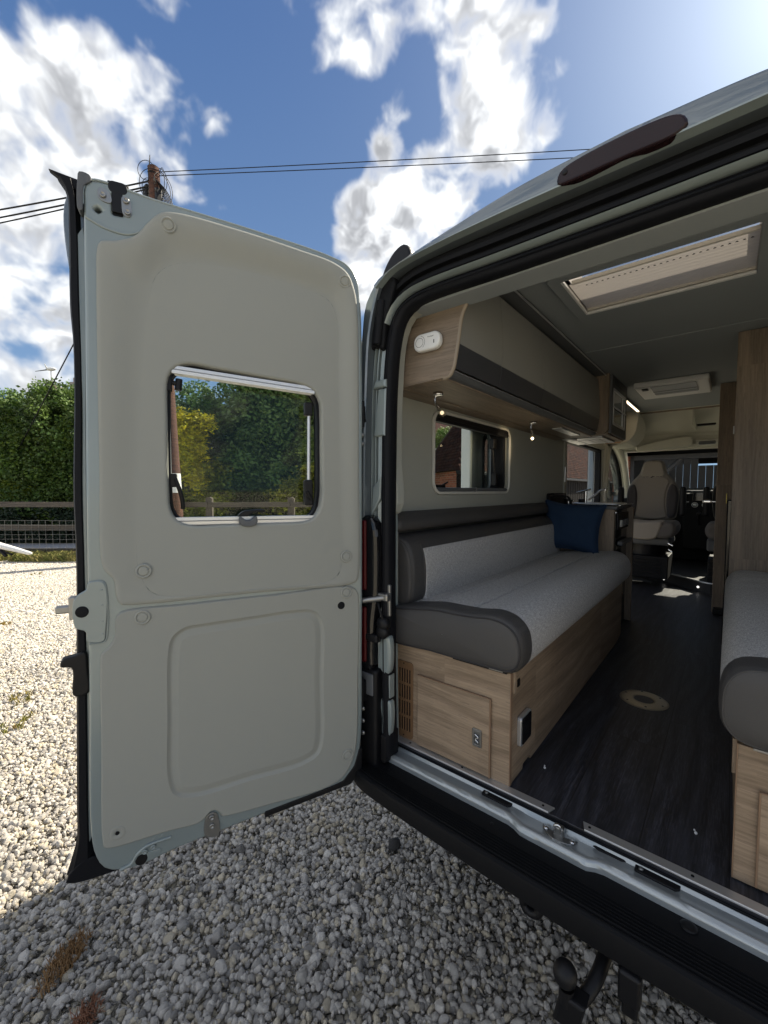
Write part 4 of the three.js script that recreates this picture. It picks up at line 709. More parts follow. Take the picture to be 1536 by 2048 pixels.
// ---------------------------------------------------------------- fittings inside the van
const extZ = (pts, z0, z1, bevel, seg) => ext(pts, z0, z1, bevel, [], seg);
{
  // long side sofa on the left
  const t = thing('side_sofa', 'long grey side sofa on an oak locker base along the window wall', 'sofa', [-.6, FLOOR, -1.0]);
  const P = (n, g, m, o = {}) => { const a = (Array.isArray(g) ? g : [g]).map(q => q.clone().translate(.6, -FLOOR, 1.0)); return part(n, a, m, o.parent || t, o); };
  P('end_panel', box(-.875, -.357, .596, .968, -.155, -.140, .0015), M.oak);
  P('panel_edge', [box(-.3585, -.3555, .597, .969, -.1552, -.1388, .001), box(-.875, -.3575, .9685, .970, -.1545, -.1405, .0005)], M.oakEdge);
  P('side_panel', extX([[-.156, .968], [-1.93, .968], [-1.93, .62], [-1.80, .596], [-.33, .596], [-.325, .612], [-.26, .612], [-.255, .596], [-.156, .596]], -.374, -.358, .0015), M.oak, { ox: .37, oy: .2 });
  P('corner_post', box(-.3578, -.350, .90, .969, -.175, -.157, .001), M.oak, { swap: true });
  P('plinth', box(-.80, -.40, .593, .66, -1.90, -.20, .002), M.oakGrey);
  P('locker_lid', box(-.875, -.36, .955, .968, -1.93, -.156, .002), M.oak);
  const cd = P('cupboard_door', box(-.712, -.421, .602, .868, -.1395, -.130, .0035), M.oak, { ox: .31, oy: .17 });
  P('door_edging', [box(-.4255, -.4195, .601, .869, -.1385, -.1292, .002), box(-.712, -.42, .8655, .8695, -.1385, -.1292, .0015)], M.oakEdge);
  const kc = P('cupboard_catch', [ext(rr(-.482, -.449, .694, .754, .003, 3), -.131, -.1245, .001, [rr(-.4755, -.4555, .702, .740, .002, 2)]), box(-.4745, -.4565, .7425, .7505, -.1275, -.1235, .001)], M.zinc);
  P('catch_inset', box(-.476, -.455, .70, .742, -.131, -.1285, .001), M.greyPlastic);
  P('catch_lever', tube([[-.472, .735, -.126], [-.460, .728, -.124], [-.470, .719, -.124], [-.460, .711, -.124], [-.47, .705, -.126]], .0022, 30, 6), M.chrome);
  // brown vent grille with slots
  const slots = []; for (let r = 0; r < 4; r++) for (let c = 0; c < 5; c++) { const x = -.800 + c * .0118, y = .632 + r * .0625; slots.push(rr(x, x + .0068, y, y + .054, .0022, 3)); }
  P('vent_grille', [ext(rr(-.815, -.735, .606, .902, .012, 5), -.1395, -.1345, .0015, slots)], M.brownVent);
  P('vent_back', box(-.806, -.742, .62, .89, -.1393, -.1380, 0), M.black);
  P('vent_screw', [[-.776, .894], [-.776, .614]].map(([x, y]) => lathe([[0, .0008], [.003, .0008], [.003, 0]], 10).rotateX(Math.PI / 2).translate(x, y, -.1345)), M.black);
  P('control_panel', [extX(rr(-.290, -.198, .702, .802, .012, 4), -.358, -.343, .003)], M.alu);
  P('panel_face', [extX(rr(-.285, -.206, .708, .797, .009, 4), -.343, -.3405, .001)], M.gloss);
  P('hinge_slot', box(-.3585, -.355, .905, .93, -.215, -.195, .001), M.black);
  P('zip', [box(-.425, -.378, .9715, .9765, -.133, -.124, .001)], M.zinc);
  P('zip_tape', [box(-.56, -.365, .969, .975, -.142, -.126, .001)], M.black);
  // seat cushion: rounded front edge, leather end
  const prof = smooth([[-.86, .985], [-.865, 1.06], [-.86, 1.115], [-.80, 1.118], [-.72, 1.130], [-.62, 1.146], [-.53, 1.148], [-.47, 1.151], [-.40, 1.158], [-.352, 1.146], [-.318, 1.114], [-.306, 1.062], [-.313, 1.012], [-.338, .984], [-.40, .979], [-.62, .978]], 110, true).map(p => [p[0], p[1]]);
  const groove = prof.map(p => { let y = p[1]; if (y > 1.10) for (const gx of [-.505, -.665]) y -= .0065 * Math.exp(-(((p[0] - gx) / .006) ** 2)); return [p[0], y]; });
  const fine = []; for (let i = 0; i < prof.length; i++) { const a = prof[i], b = prof[(i + 1) % prof.length]; const n = a[1] > 1.1 && b[1] > 1.1 ? 8 : 1; for (let k = 0; k < n; k++) fine.push([lerp(a[0], b[0], k / n), lerp(a[1], b[1], k / n)]); }
  const grooved = fine.map(p => { let y = p[1]; if (y > 1.10) for (const gx of [-.505, -.665]) y -= .012 * Math.exp(-(((p[0] - gx) / .0055) ** 2)); return [p[0], y]; });
  // fabric body with soft waves along its length
  const zs = []; for (let z = -.175; z >= -1.94; z -= .03) zs.push(z);
  const cen = [-.58, 1.06];
  const body = loft([...zs.map((z, k) => { const e = sstep(-1.94, -1.90, z), s = lerp(.96, 1, e); return grooved.map(p => { const wv = p[1] > 1.1 ? .0035 * N3(p[0] * 6, z * 3.3, 2) : 0; return [cen[0] + (p[0] - cen[0]) * s, cen[1] + (p[1] - cen[1]) * s + wv, z]; }); })], true, true);
  P('seat_cushion', [body, ext(grooved.map(p => [cen[0] + (p[0] - cen[0]) * .96, cen[1] + (p[1] - cen[1]) * .96]), -1.945, -1.935)], M.fabric);
  const endRing = (z, k) => prof.map(p => { const dx = p[0] - cen[0], dy = p[1] - cen[1]; const sh = 1 - k; return [cen[0] + dx * (1 - k * .06), cen[1] + dy * (1 - k * .16), z]; });
  const bandZ = prof.map(p => p); // leather wraps further along the top than at the front
  const wrap = fine.map(p => { const f = sstep(-.86, -.45, p[0]); return [p[0], p[1] + .0012, -.178 - .012 * (1 - f)]; });
  P('leather_end', [loft([wrap.map(p => [cen[0] + (p[0] - cen[0]) * 1.003, p[1], p[2]]), fine.map(p => [cen[0] + (p[0] - cen[0]) * 1.004, cen[1] + (p[1] - cen[1]) * 1.01, -.150]), fine.map(p => [p[0], cen[1] + (p[1] - cen[1]) * 1.0, -.122]), fine.map(p => [cen[0] + (p[0] - cen[0]) * .985, cen[1] + (p[1] - cen[1]) * .955, -.108]), fine.map(p => [cen[0] + (p[0] - cen[0]) * .96, cen[1] + (p[1] - cen[1]) * .90, -.100]), fine.map(p => [cen[0] + (p[0] - cen[0]) * .80, cen[1] + (p[1] - cen[1]) * .62, -.092]), fine.map(p => [cen[0] + (p[0] - cen[0]) * .3, cen[1] + (p[1] - cen[1]) * .2, -.088]), fine.map(p => [cen[0] + (p[0] - cen[0]) * .01, cen[1] + (p[1] - cen[1]) * .01, -.0875])], true)], M.leather);
  P('piping', [tube(prof.map(p => [cen[0] + (p[0] - cen[0]) * .975, cen[1] + (p[1] - cen[1]) * .865, -.0985]), .0028, 160, 6, true)], std(lin(.022, .020, .021), .6));
  // backrest with leather frame and fabric inlay, bolster on top
  const bp = smooth([[-.878, 1.10], [-.80, 1.104], [-.754, 1.13], [-.742, 1.20], [-.748, 1.29], [-.768, 1.345], [-.80, 1.368], [-.86, 1.378], [-.878, 1.37]], 60, true).map(p => [p[0], p[1]]);
  P('backrest', extZ(bp, -1.945, -.140, .022, 5), M.leather);
  const fin = smooth([[-.80, 1.085], [-.748, 1.095], [-.741, 1.14], [-.7375, 1.20], [-.7435, 1.285], [-.756, 1.324], [-.80, 1.324]], 40, true).map(p => [p[0], p[1]]);
  P('fabric_inlay', extZ(fin, -1.90, -.232, .003), M.fabric);
  P('backrest_seam', [tube(bp.map(p => [-.83 + (p[0] + .83) * .95, 1.24 + (p[1] - 1.24) * .95, -.1425]), .0018, 100, 6, true), tube([[-.7475, 1.15, -.222], [-.7405, 1.22, -.222], [-.748, 1.30, -.222], [-.765, 1.346, -.222]], .0018, 20, 6)], M.leather);
  const tp = smooth([[-.880, 1.384], [-.83, 1.388], [-.806, 1.400], [-.803, 1.424], [-.822, 1.448], [-.86, 1.462], [-.880, 1.462]], 50, true).map(p => [p[0], p[1]]);
  P('top_bolster', extZ(tp, -1.945, -.135, .024, 5), M.leather);
}
{
  // right-hand bench, cut by the edge of the photograph
  const t = thing('bench_seat', 'grey cushioned bench on an oak base at the edge of the photo', 'bench', [.46, FLOOR, -1.0]);
  const P = (n, g, m, o = {}) => part(n, (Array.isArray(g) ? g : [g]).map(q => q.clone().translate(-.46, -FLOOR, 1.0)), m, t, o);
  P('end_panel', box(.196, .775, .596, .936, -.205, -.188, .0015), M.oak, { ox: .1, oy: .4 });
  P('panel_edge', [box(.1935, .1965, .597, .937, -.2052, -.1868, .001)], M.oakEdge);
  P('side_panel', box(.198, .212, .596, .936, -1.74, -.206, .0015), M.oak);
  P('corner_post', box(.186, .1975, .85, .937, -.225, -.206, .001), M.oak, { swap: true });
  P('cupboard_door', box(.238, .70, .604, .838, -.1875, -.178, .0035), M.oak, { ox: .55, oy: .1 });
  P('door_edging', [box(.2365, .2415, .603, .839, -.1865, -.1772, .002), box(.2375, .70, .8355, .8395, -.1865, -.1772, .0015)], M.oakEdge);
  P('zip', [box(.235, .50, .938, .944, -.185, -.172, .001)], M.black);
  P('care_label', [box(.262, .30, .933, .945, -.178, -.170, .0015)], M.white);
  P('zip_teeth', [box(.222, .252, .9385, .9445, -.178, -.170, .0015)], M.zinc);
  const prof = smooth([[.78, .955], [.50, .950], [.24, .945], [.19, .952], [.163, .98], [.156, 1.04], [.165, 1.095], [.190, 1.128], [.232, 1.140], [.35, 1.140], [.55, 1.132], [.78, 1.125]], 90, true).map(p => [p[0], p[1]]);
  const cen = [.47, 1.045], ring = (z, sx, sy) => prof.map(p => [cen[0] + (p[0] - cen[0]) * sx, cen[1] + (p[1] - cen[1]) * sy, z]);
  const zs = []; for (let z = -.245; z >= -1.73; z -= .03) zs.push(z);
  P('seat_cushion', loft(zs.map(z => prof.map(p => [p[0], p[1] + (p[1] > 1.1 ? .004 * N3(p[0] * 5, z * 3.1, 7) + .004 * Math.sin(z * 42) * sstep(-.9, -1.5, z) : 0), z])), true, true), M.fabric);
  P('leather_end', loft([ring(-.250, 1.002, 1.008), ring(-.215, 1.003, 1.01), ring(-.185, 1.0, 1.0), ring(-.168, .988, .965), ring(-.158, .96, .90), ring(-.150, .8, .62), ring(-.146, .3, .2), ring(-.1455, .01, .01)], true), M.leather);
  P('piping', [tube(ring(-.163, .975, .935), .0024, 160, 6, true)], M.leather);
  P('backrest', extZ(smooth([[.60, 1.13], [.63, 1.40], [.72, 1.46], [.775, 1.46], [.775, 1.13]], 40, true).map(p => [p[0], p[1]]), -1.73, -.20, .03), M.leather);
}
{
  // overhead locker
  const t = thing('overhead_locker', 'long grey fronted overhead locker with an oak end panel above the sofa', 'locker', [-.7, 1.94, -1.2]);
  const P = (n, g, m, o = {}) => part(n, (Array.isArray(g) ? g : [g]).map(q => q.clone().translate(.7, -1.94, 1.2)), m, t, o);
  const front = smooth([[-.617, 1.937], [-.594, 1.944], [-.580, 1.965], [-.568, 2.02], [-.558, 2.08], [-.548, 2.135], [-.525, 2.175], [-.49, 2.205], [-.45, 2.25], [-.425, 2.31], [-.42, 2.368]], 60).map(p => [p[0], p[1]]);
  const endP = [...smooth([[-.875, 1.930], [-.80, 1.931], [-.617, 1.937]], 10).map(p => [p[0], p[1]]).slice(0, -1), ...front, [-.62, 2.368], ...smooth([[-.70, 2.32], [-.79, 2.16], [-.875, 2.12]], 12).map(p => [p[0], p[1]])];
  P('end_panel', ext(endP, -.155, -.139, .0015), M.oakGrey, { ox: .22, oy: .3 });
  P('end_edging', tube(front.slice(0, -14).map(p => [p[0] + .0006, p[1], -.147]), .0075, 60, 8), std(lin(.26, .215, .16), .6));
  P('floor_panel', [box(-.875, -.612, 1.934, 1.945, -2.16, -.155, .002), ext([[-.875, 1.93], [-.80, 1.93], [-.80, 1.9335], [-.875, 1.9335]], -2.16, -.156)], M.oakGrey);
  const front2 = smooth([[-.617, 1.937], [-.594, 1.944], [-.580, 1.965], [-.568, 2.02], [-.562, 2.08], [-.562, 2.15], [-.568, 2.24], [-.578, 2.34], [-.58, 2.368]], 60).map(p => [p[0], p[1]]);
  const off = (pts, e) => pts.map((p, i) => { const a = pts[Math.max(0, i - 1)], b = pts[Math.min(pts.length - 1, i + 1)], l = Math.hypot(b[0] - a[0], b[1] - a[1]); return [p[0] + (b[1] - a[1]) / l * e, p[1] - (b[0] - a[0]) / l * e]; });
  const face = (pts, z0, z1, e = 0) => { const o = off(pts, e), i = off(pts, e - .014); const ring = [...o, ...i.reverse()]; return ext(ring, z1, z0, .0012); };
  const sIdx = front2.findIndex(p => p[1] > 2.045), tIdx = front2.findIndex(p => p[1] > 2.335);
  const cuts = [-.158, -.515, -1.0, -1.49, -2.15];
  P('lower_rail', face(front2.slice(0, front2.findIndex(p => p[1] > 1.962)), -.158, -2.15, -.002), M.greyPlastic);
  P('rail_line', tube([[-.583, 1.9605, -.158], [-.583, 1.9605, -2.15]], .0018, 4, 6), M.alu);
  for (let k = 0; k < 4; k++) {
    P('locker_door', face(front2.slice(sIdx, tIdx), cuts[k] - .001, cuts[k + 1] + .001, -.004), M.doorGrey);
    P('dark_stripe', face(front2.slice(front2.findIndex(p => p[1] > 1.963), sIdx + 1), cuts[k] - .001, cuts[k + 1] + .001, -.0035), M.doorDark);
  }
  P('carcass', [ext([[-.87, 1.95], [-.66, 1.95], [-.62, 2.1], [-.61, 2.2], [-.62, 2.36], [-.87, 2.36]], -2.15, -.158)], M.oakGrey);
  P('cove_rail', [box(-.60, -.535, CEIL - .018, CEIL - .001, -2.15, -.18, .004)], M.greyPlastic);
  P('cove_line', tube([[-.532, CEIL - .018, -.2], [-.532, CEIL - .018, -2.15]], .004, 4, 8), M.alu);
  P('under_light', [box(-.70, -.64, 1.926, 1.934, -1.95, -1.55, .003)], M.alu);
}
{
  // smoke alarm on the end panel
  const t = thing('smoke_alarm', 'small white rounded alarm on the end of the overhead locker', 'alarm', [-.668, 2.066, -.139]);
  part('case', [ext(rr(-.054, .054, -.030, .030, .026, 8), 0, .026, .008, [], 5)], M.white, t);
  part('speaker_ring', [new THREE.TorusGeometry(.0155, .0007, 6, 40).translate(-.028, 0, .0262), new THREE.TorusGeometry(.0225, .0006, 6, 40, 2.2).rotateZ(-.9).translate(-.028, 0, .0262)], M.greyPlastic, t);
  part('test_button', [lathe([[0, .0010], [.0135, .001], [.0148, 0]], 28).rotateX(Math.PI / 2).translate(-.028, 0, .0258)], M.white, t);
  part('indicator', [box(.030, .0335, -.012, .000, .025, .0268, .001)], M.black, t);
  const cv = document.createElement('canvas'); cv.width = 256; cv.height = 64; const cx = cv.getContext('2d'); cx.fillStyle = '#dcdcd8'; cx.fillRect(0, 0, 256, 64); cx.fillStyle = '#33363a'; cx.font = 'bold 46px sans-serif'; cx.textAlign = 'center'; cx.fillText('FireAngel', 128, 48);
  const ct = new THREE.CanvasTexture(cv); ct.colorSpace = THREE.SRGBColorSpace;
  part('lettering', new THREE.PlaneGeometry(.030, .0075).translate(.018, .013, .0264), std(0xffffff, .5, { map: ct }), t, { raw: true });
}
// reading lamps under the locker
for (const [x, z, tilt, lab, y0] of [[-.735, -.30, .9, 'small chrome reading lamp hanging below the near end of the overhead locker', 1.934], [-.70, -1.235, .1, 'small lit reading lamp hanging below the middle of the overhead locker', 1.934]]) {
  const t = thing('reading_lamp', lab, 'lamp', [x, y0, z]);
  part('lamp_base', lathe([[0, 0], [.020, 0], [.020, -.010], [.016, -.013], [0, -.013]], 20), M.chrome, t);
  const ex = .006 + .016 * Math.sin(tilt), ey = -.050;
  part('lamp_arm', tube([[-.004, -.012, 0], [-.010, -.016, .004], [-.010, ey + .01, .004], [-.004, ey - .004, .004]], .0035), M.chrome, t);
  const d = V3(Math.sin(tilt) * .75, -Math.cos(tilt), .1).normalize(), a = V3(-.004, ey - .004, .004), q = k => [a.x + d.x * k, a.y + d.y * k, a.z + d.z * k];
  part('lamp_neck', bar(q(0), q(.020), .007, .009), M.chrome, t);
  part('glass_shade', [bar(q(.020), q(.052), .0125, .0125, 16)], phy(lin(.95, .93, .85), .05, { transmission: 1, thickness: 0 }), t);
  part('bulb', new THREE.SphereGeometry(.008, 12, 10).translate(...q(.040)), new THREE.MeshStandardMaterial({ color: 0xffffff, emissive: lin(1, .78, .48), emissiveIntensity: tilt > .5 ? .25 : 1.6 }), t);
  if (tilt < .5) { const L = new THREE.SpotLight(new THREE.Color(1, .78, .48), .028, 0, .75, .6, 2); L.position.set(...q(.046)); L.position.x -= .016; L.target.position.set(L.position.x - .5, L.position.y - .06, L.position.z - .05); L.castShadow = true; t.add(L, L.target); }
}
{
  // kitchen unit
  const t = thing('kitchen_unit', 'wood sided kitchen unit with black oven, glass lid and taps beyond the sofa', 'kitchen unit', [-.64, FLOOR, -2.2]);
  const P = (n, g, m, o = {}) => part(n, (Array.isArray(g) ? g : [g]).map(q => q.clone().translate(.64, -FLOOR, 2.2)), m, t, o);
  P('end_panel', box(-.875, -.418, .596, 1.425, -1.972, -1.952, .002), M.oakGrey, { swap: true });
  P('worktop', box(-.875, -.400, 1.425, 1.447, -2.46, -1.945, .004), M.greyPlastic);
  P('glass_lid', [extY(rr(-.86, -.39, -2.45, -1.98, .03, 5), 1.450, 1.455, .001)], M.gloss);
  P('glass_edge', box(-.40, -.386, 1.449, 1.456, -2.45, -1.97, .002), M.chrome);
  P('hob', [bar([-.78, 1.455, -2.2], [-.78, 1.49, -2.2], .03), bar([-.72, 1.455, -2.35], [-.72, 1.485, -2.35], .025), tube([[-.86, 1.455, -2.05], [-.85, 1.50, -2.05], [-.80, 1.51, -2.06], [-.74, 1.50, -2.08], [-.73, 1.455, -2.08]], .007), box(-.87, -.86, 1.45, 1.52, -2.44, -2.0, .003)], M.black);
  P('folded_lid', extX(rr(-2.44, -2.0, 1.45, 1.53, .02, 4), -.872, -.862), phy(lin(.08, .08, .09), .03, { transmission: .8, thickness: 0 }));
  P('hob_handle', [bar([-.775, 1.51, -2.12], [-.72, 1.475, -2.12], .005), bar([-.725, 1.448, -2.02], [-.725, 1.475, -2.02], .005)], M.chrome);
  P('sink', [extY(rr(-.74, -.42, -2.42, -2.12, .05, 5), 1.4545, 1.459, .001)], M.alu);
  P('tap', [bar([-.668, 1.45, -2.25], [-.668, 1.545, -2.25], .010), tube([[-.73, 1.532, -2.25], [-.70, 1.54, -2.25], [-.66, 1.552, -2.25], [-.635, 1.561, -2.25]], .007), tube([[-.655, 1.48, -2.27], [-.61, 1.515, -2.27], [-.575, 1.548, -2.27], [-.54, 1.562, -2.27]], .0075), bar([-.54, 1.562, -2.27], [-.542, 1.546, -2.27], .007)], M.chrome);
  P('oven_front', [box(-.425, -.412, .80, 1.42, -2.36, -1.975, .004)], M.gloss);
  P('oven_controls', [box(-.412, -.400, 1.29, 1.40, -2.345, -1.985, .004)], M.black);
  P('oven_handle', [box(-.408, -.372, 1.185, 1.215, -2.34, -1.99, .010)], M.greyPlastic);
  for (let k = 0; k < 4; k++) P('knob', box(-.402, -.386, 1.308, 1.352, -2.06 - k * .072, -2.035 - k * .072, .004), k ? M.greyPlastic : M.offwhite);
  P('oven_plinth', box(-.44, -.415, .596, .80, -2.36, -1.972, .004), M.black);
  P('front_panel', [box(-.43, -.375, .596, 1.43, -2.40, -2.365, .003), box(-.875, -.43, .596, 1.42, -2.455, -2.44, .003)], M.oakGrey, { swap: true });
  P('carcass', box(-.87, -.43, .60, 1.42, -2.435, -1.98, 0), M.oakGrey);
  P('side_latch', lathe([[0, .006], [.008, .005], [.009, 0]], 12).rotateX(Math.PI / 2).translate(-.41, 1.405, -1.95), M.chrome);
}
{
  // cabinet with built-in oven over the kitchen
  const t = thing('microwave_cabinet', 'wood cabinet holding a small microwave oven above the kitchen unit', 'cabinet', [-.7, 1.94, -2.45]);
  const P = (n, g, m, o = {}) => part(n, (Array.isArray(g) ? g : [g]).map(q => q.clone().translate(.7, -1.94, 2.45)), m, t, o);
  P('end_panel', ext([[-.875, 1.955], [-.70, 1.955], [-.535, 1.955], [-.515, 1.975], [-.515, 2.368], [-.875, 2.368]], -2.20, -2.165, .003), M.oakGrey, { swap: true });
  P('front_frame', extX(rr(-2.74, -2.20, 1.955, 2.368, .004, 2), -.520, -.500, .003, [rr(-2.68, -2.25, 2.03, 2.27, .01, 3)]), M.greyPlastic);
  P('oven_glass', box(-.515, -.504, 2.03, 2.27, -2.58, -2.25, .003), M.gloss);
  P('oven_frame', [extX(rr(-2.67, -2.24, 2.02, 2.28, .01, 3), -.506, -.497, .002, [rr(-2.58, -2.26, 2.04, 2.26, .008, 3), rr(-2.655, -2.60, 2.04, 2.26, .008, 3)]), bar([-.495, 2.145, -2.24], [-.495, 2.145, -2.67], .006)], M.alu);
  P('oven_panel', box(-.515, -.502, 2.04, 2.26, -2.655, -2.60, .003), M.black);
  P('vent_slot', [0, 1, 2].map(k => box(-.5, -.4985, 2.31 + k * .015, 2.316 + k * .015, -2.5 + k * .06, -2.28, .0005)), M.black);
  P('floor_panel', [box(-.875, -.515, 1.945, 1.958, -2.74, -2.17, .003)], M.oakGrey);
  P('extractor', [box(-.84, -.56, 1.932, 1.946, -2.66, -2.22, .004), ...[0, 1, 2].map(k => box(-.80 + k * .075, -.75 + k * .075, 1.928, 1.934, -2.6, -2.3, .003)), bar([-.86, 1.945, -2.18], [-.72, 1.925, -2.18], .006)], M.alu);
  P('carcass', box(-.87, -.525, 1.965, 2.36, -2.73, -2.2, 0), M.oakGrey);
}
{
  const t = thing('open_shelf', 'small beige open shelf unit above the cab doorway', 'shelf', [-.75, 2.1, -3.4]);
  part('shelf_end', [ext([[-.13, -.05], [.0, -.05], [.03, .0], [.035, .12], [.035, .26], [-.13, .26]], -.5, -.46, .006).translate(0, 0, 0)], std(lin(.50, .30, .17), .6), t);
  part('shelf_body', [ext(smooth([[-.13, -.05], [.05, -.05], [.13, .03], [.15, .12], [.15, .26], [-.13, .26]], 30, true).map(p => [p[0], p[1]]), -1.05, -.501, .01)], M.cabTrim, t);
}
{
  // strip of light along the cab end of the ceiling
  const t = thing('light_strip', 'thin glowing warm light strip at the top of the cab end', 'light strip', [-.58, 2.345, -3.2]);
  part('profile', box(-.02, .02, .0, .022, -.62, .30, .003), M.greyPlastic, t);
  part('diffuser', box(-.008, .012, -.004, .001, -.60, .28, .001), new THREE.MeshStandardMaterial({ color: 0xffffff, emissive: lin(1, .78, .5), emissiveIntensity: .9 }), t);
  const L = new THREE.RectAreaLight(new THREE.Color(1, .78, .5), 1.2, .02, .88); L.position.set(.002, -.008, -.16); L.rotation.x = -Math.PI / 2; t.add(L);
}
{
  // long ceiling lamp
  const t = thing('ceiling_lamp', 'white rectangular ceiling lamp with a ribbed lens, switched off', 'lamp', [-.20, CEIL, -2.86]);
  part('housing', [ext(rr(-.235, .225, -.042, 0, .012, 4), -.27, .26, .012)], M.white, t);
  part('lens', [extY(rr(-.13, .15, -.10, .235, .012, 4), -.048, -.040, .003)], phy(lin(.45, .46, .46), .25), t);
  part('lens_rib', [box(-.13, .15, -.050, -.046, .04, .06, .001), box(-.13, .15, -.050, -.046, -.04, -.025, .001)], M.greyPlastic, t);
  part('switch', [box(-.19, -.15, -.050, -.040, .14, .20, .003)], M.black, t);
}
{
  // tall cabinet on the right
  const t = thing('tall_cabinet', 'floor to ceiling grey oak cabinet panel behind the bench', 'cabinet', [.47, FLOOR, -2.0]);
  const P = (n, g, m, o = {}) => part(n, (Array.isArray(g) ? g : [g]).map(q => q.clone().translate(-.47, -FLOOR, 2.0)), m, t, o);
  P('end_panel', box(.172, .78, .596, 2.368, -1.775, -1.752, .002), M.oakGrey, { swap: true, ox: .4 });
  P('panel_edge', box(.1685, .1725, .597, 2.367, -1.776, -1.751, .001), M.oakGrey, { swap: true });
  P('side_panel', box(.176, .20, .596, 2.368, -2.42, -1.776, .002), M.oakGrey, { swap: true });
  P('fridge_door', [box(.150, .175, .70, 1.50, -2.40, -1.80, .008)], M.gloss);
  P('gold_catch', box(.144, .150, 1.475, 1.535, -2.05, -1.95, .003), std(lin(.45, .36, .10), .3, { metalness: .9 }));
  P('switch_plate', box(.163, .169, 1.86, 1.90, -1.90, -1.86, .002), M.white);
}
{
  const t = thing('washroom_door', 'narrow brown wood door edge with a chrome handle facing the aisle', 'door', [.12, FLOOR, -3.05]);
  part('door_leaf', [box(-.042, .10, .004, 1.776, -.02, .02, .004)], M.oakGrey, t, { swap: true });
  part('door_return', [box(.06, .68, .004, 1.776, -.62, -.021, .004)], M.oakGrey, t, { swap: true });
  part('door_frame', [ext([[.10, .004], [.14, .004], [.14, 1.776], [.10, 1.776]], -.02, .60, .003)], M.oakGrey, t, { swap: true });
  part('door_handle', [bar([-.042, .87, 0], [-.075, .872, 0], .008), box(-.125, -.066, .858, .885, -.012, .012, .010)], M.chrome, t);
  part('base_rubber', [box(-.035, .10, .002, .05, .021, .10, .01)], M.black, t);
}
// cab seats turned to face the living space
function cabSeat(name, label, x, z) {
  const t = thing(name, label, 'seat', [x, .69, z], 0, 'swivel seats in the cab');
  const hb = smooth([[-.20, .575], [-.225, .66], [-.235, .82], [-.225, .90], [-.19, .965], [-.125, 1.05], [-.105, 1.12], [-.09, 1.165], [-.05, 1.185], [.05, 1.185], [.09, 1.165], [.105, 1.12], [.125, 1.05], [.19, .965], [.225, .90], [.235, .82], [.225, .66], [.20, .575], [0, .56]], 110, true).map(p => [p[0], p[1]]);
  const lean = g => g.rotateX(-.12);
  part('backrest', lean(ext(hb, -.07, .05, .045, [], 6)), std(lin(.19, .175, .155), .9, { bumpMap: weaveBump, bumpScale: .001 }), t);
  for (const s of [-1, 1]) part('side_bolster', lean(ext(smooth([[.15, .58], [.135, .66], [.128, .78], [.142, .88], [.165, .93], [.205, .91], [.228, .83], [.222, .67], [.20, .585]], 40, true).map(p => [p[0] * s, p[1]]), .0, .066, .028, [], 4)), std(lin(.045, .042, .044), .8), t);
  part('centre_panel', lean(ext(smooth([[-.135, .585], [-.122, .68], [-.118, .80], [-.135, .90], [-.15, .955], [-.11, 1.0], [.11, 1.0], [.15, .955], [.135, .90], [.118, .80], [.122, .68], [.135, .585]], 60, true).map(p => [p[0], p[1]]), .02, .058, .012)), std(lin(.21, .19, .165), .9, { bumpMap: weaveBump, bumpScale: .001 }), t);
  part('head_panel', lean(ext(smooth([[-.10, 1.01], [-.09, 1.10], [-.075, 1.155], [0, 1.17], [.075, 1.155], [.09, 1.10], [.10, 1.01]], 40, true).map(p => [p[0], p[1]]), .02, .06, .014)), std(lin(.24, .22, .19), .9), t);
  part('embroidery', [...[-.075, -.055, -.04, .04, .055, .075].map(x => lean(box(x - .008, x + .006, 1.003, 1.007, .055, .0605, .0005))), lean(ext([[-.02, .998], [.0, 1.012], [.024, 1.006], [.004, 1.003], [-.006, .994]], .055, .0605))], M.black, t);
  const sc = smooth([[-.23, .42], [-.26, .46], [-.262, .52], [-.235, .555], [-.15, .558], [0, .55], [.15, .558], [.235, .555], [.262, .52], [.26, .46], [.23, .42], [0, .405]], 70, true).map(p => [p[0], p[1]]);
  part('seat_cushion', ext(sc, -.02, .46, .04, [], 6), std(lin(.11, .102, .098), .85), t);
  part('seat_inlay', [ext(smooth([[-.10, .404], [-.145, .50], [-.15, .5565], [0, .552], [.15, .5565], [.145, .50], [.10, .404]], 40, true).map(p => [p[0], p[1]]), .10, .466, .02)], std(lin(.30, .27, .235), .9), t);
  part('seat_shell', [box(-.22, .22, .33, .41, -.02, .40, .03), box(-.25, -.13, .30, .41, .22, .42, .02)], M.greyPlastic, t);
  part('swivel_base', [bar([0, .20, .16], [0, .34, .16], .17), box(-.24, .20, .0, .22, -.05, .36, .01), ...[0, 1, 2, 3, 4].map(k => box(-.23, .14, .05 + k * .03, .062 + k * .03, .355, .368, .004))], M.black, t);
  part('lever', [bar([.20, .36, .40], [.24, .34, .42], .008), bar([.205, .30, .40], [.235, .28, .42], .006)], M.chrome, t);
  for (const s of [-1, 1]) part('armrest', [box(s * .275 - .028, s * .275 + .028, .60, .90, -.02, .06, .026)], M.black, t);
  return t;
}
{
  cabSeat('cab_seat', 'brown grey high backed cab seat facing the living space, seen whole', -.475, -4.05);
  const s2 = cabSeat('cab_seat', 'second cab seat mostly hidden behind the washroom door edge', .26, -4.15);
}
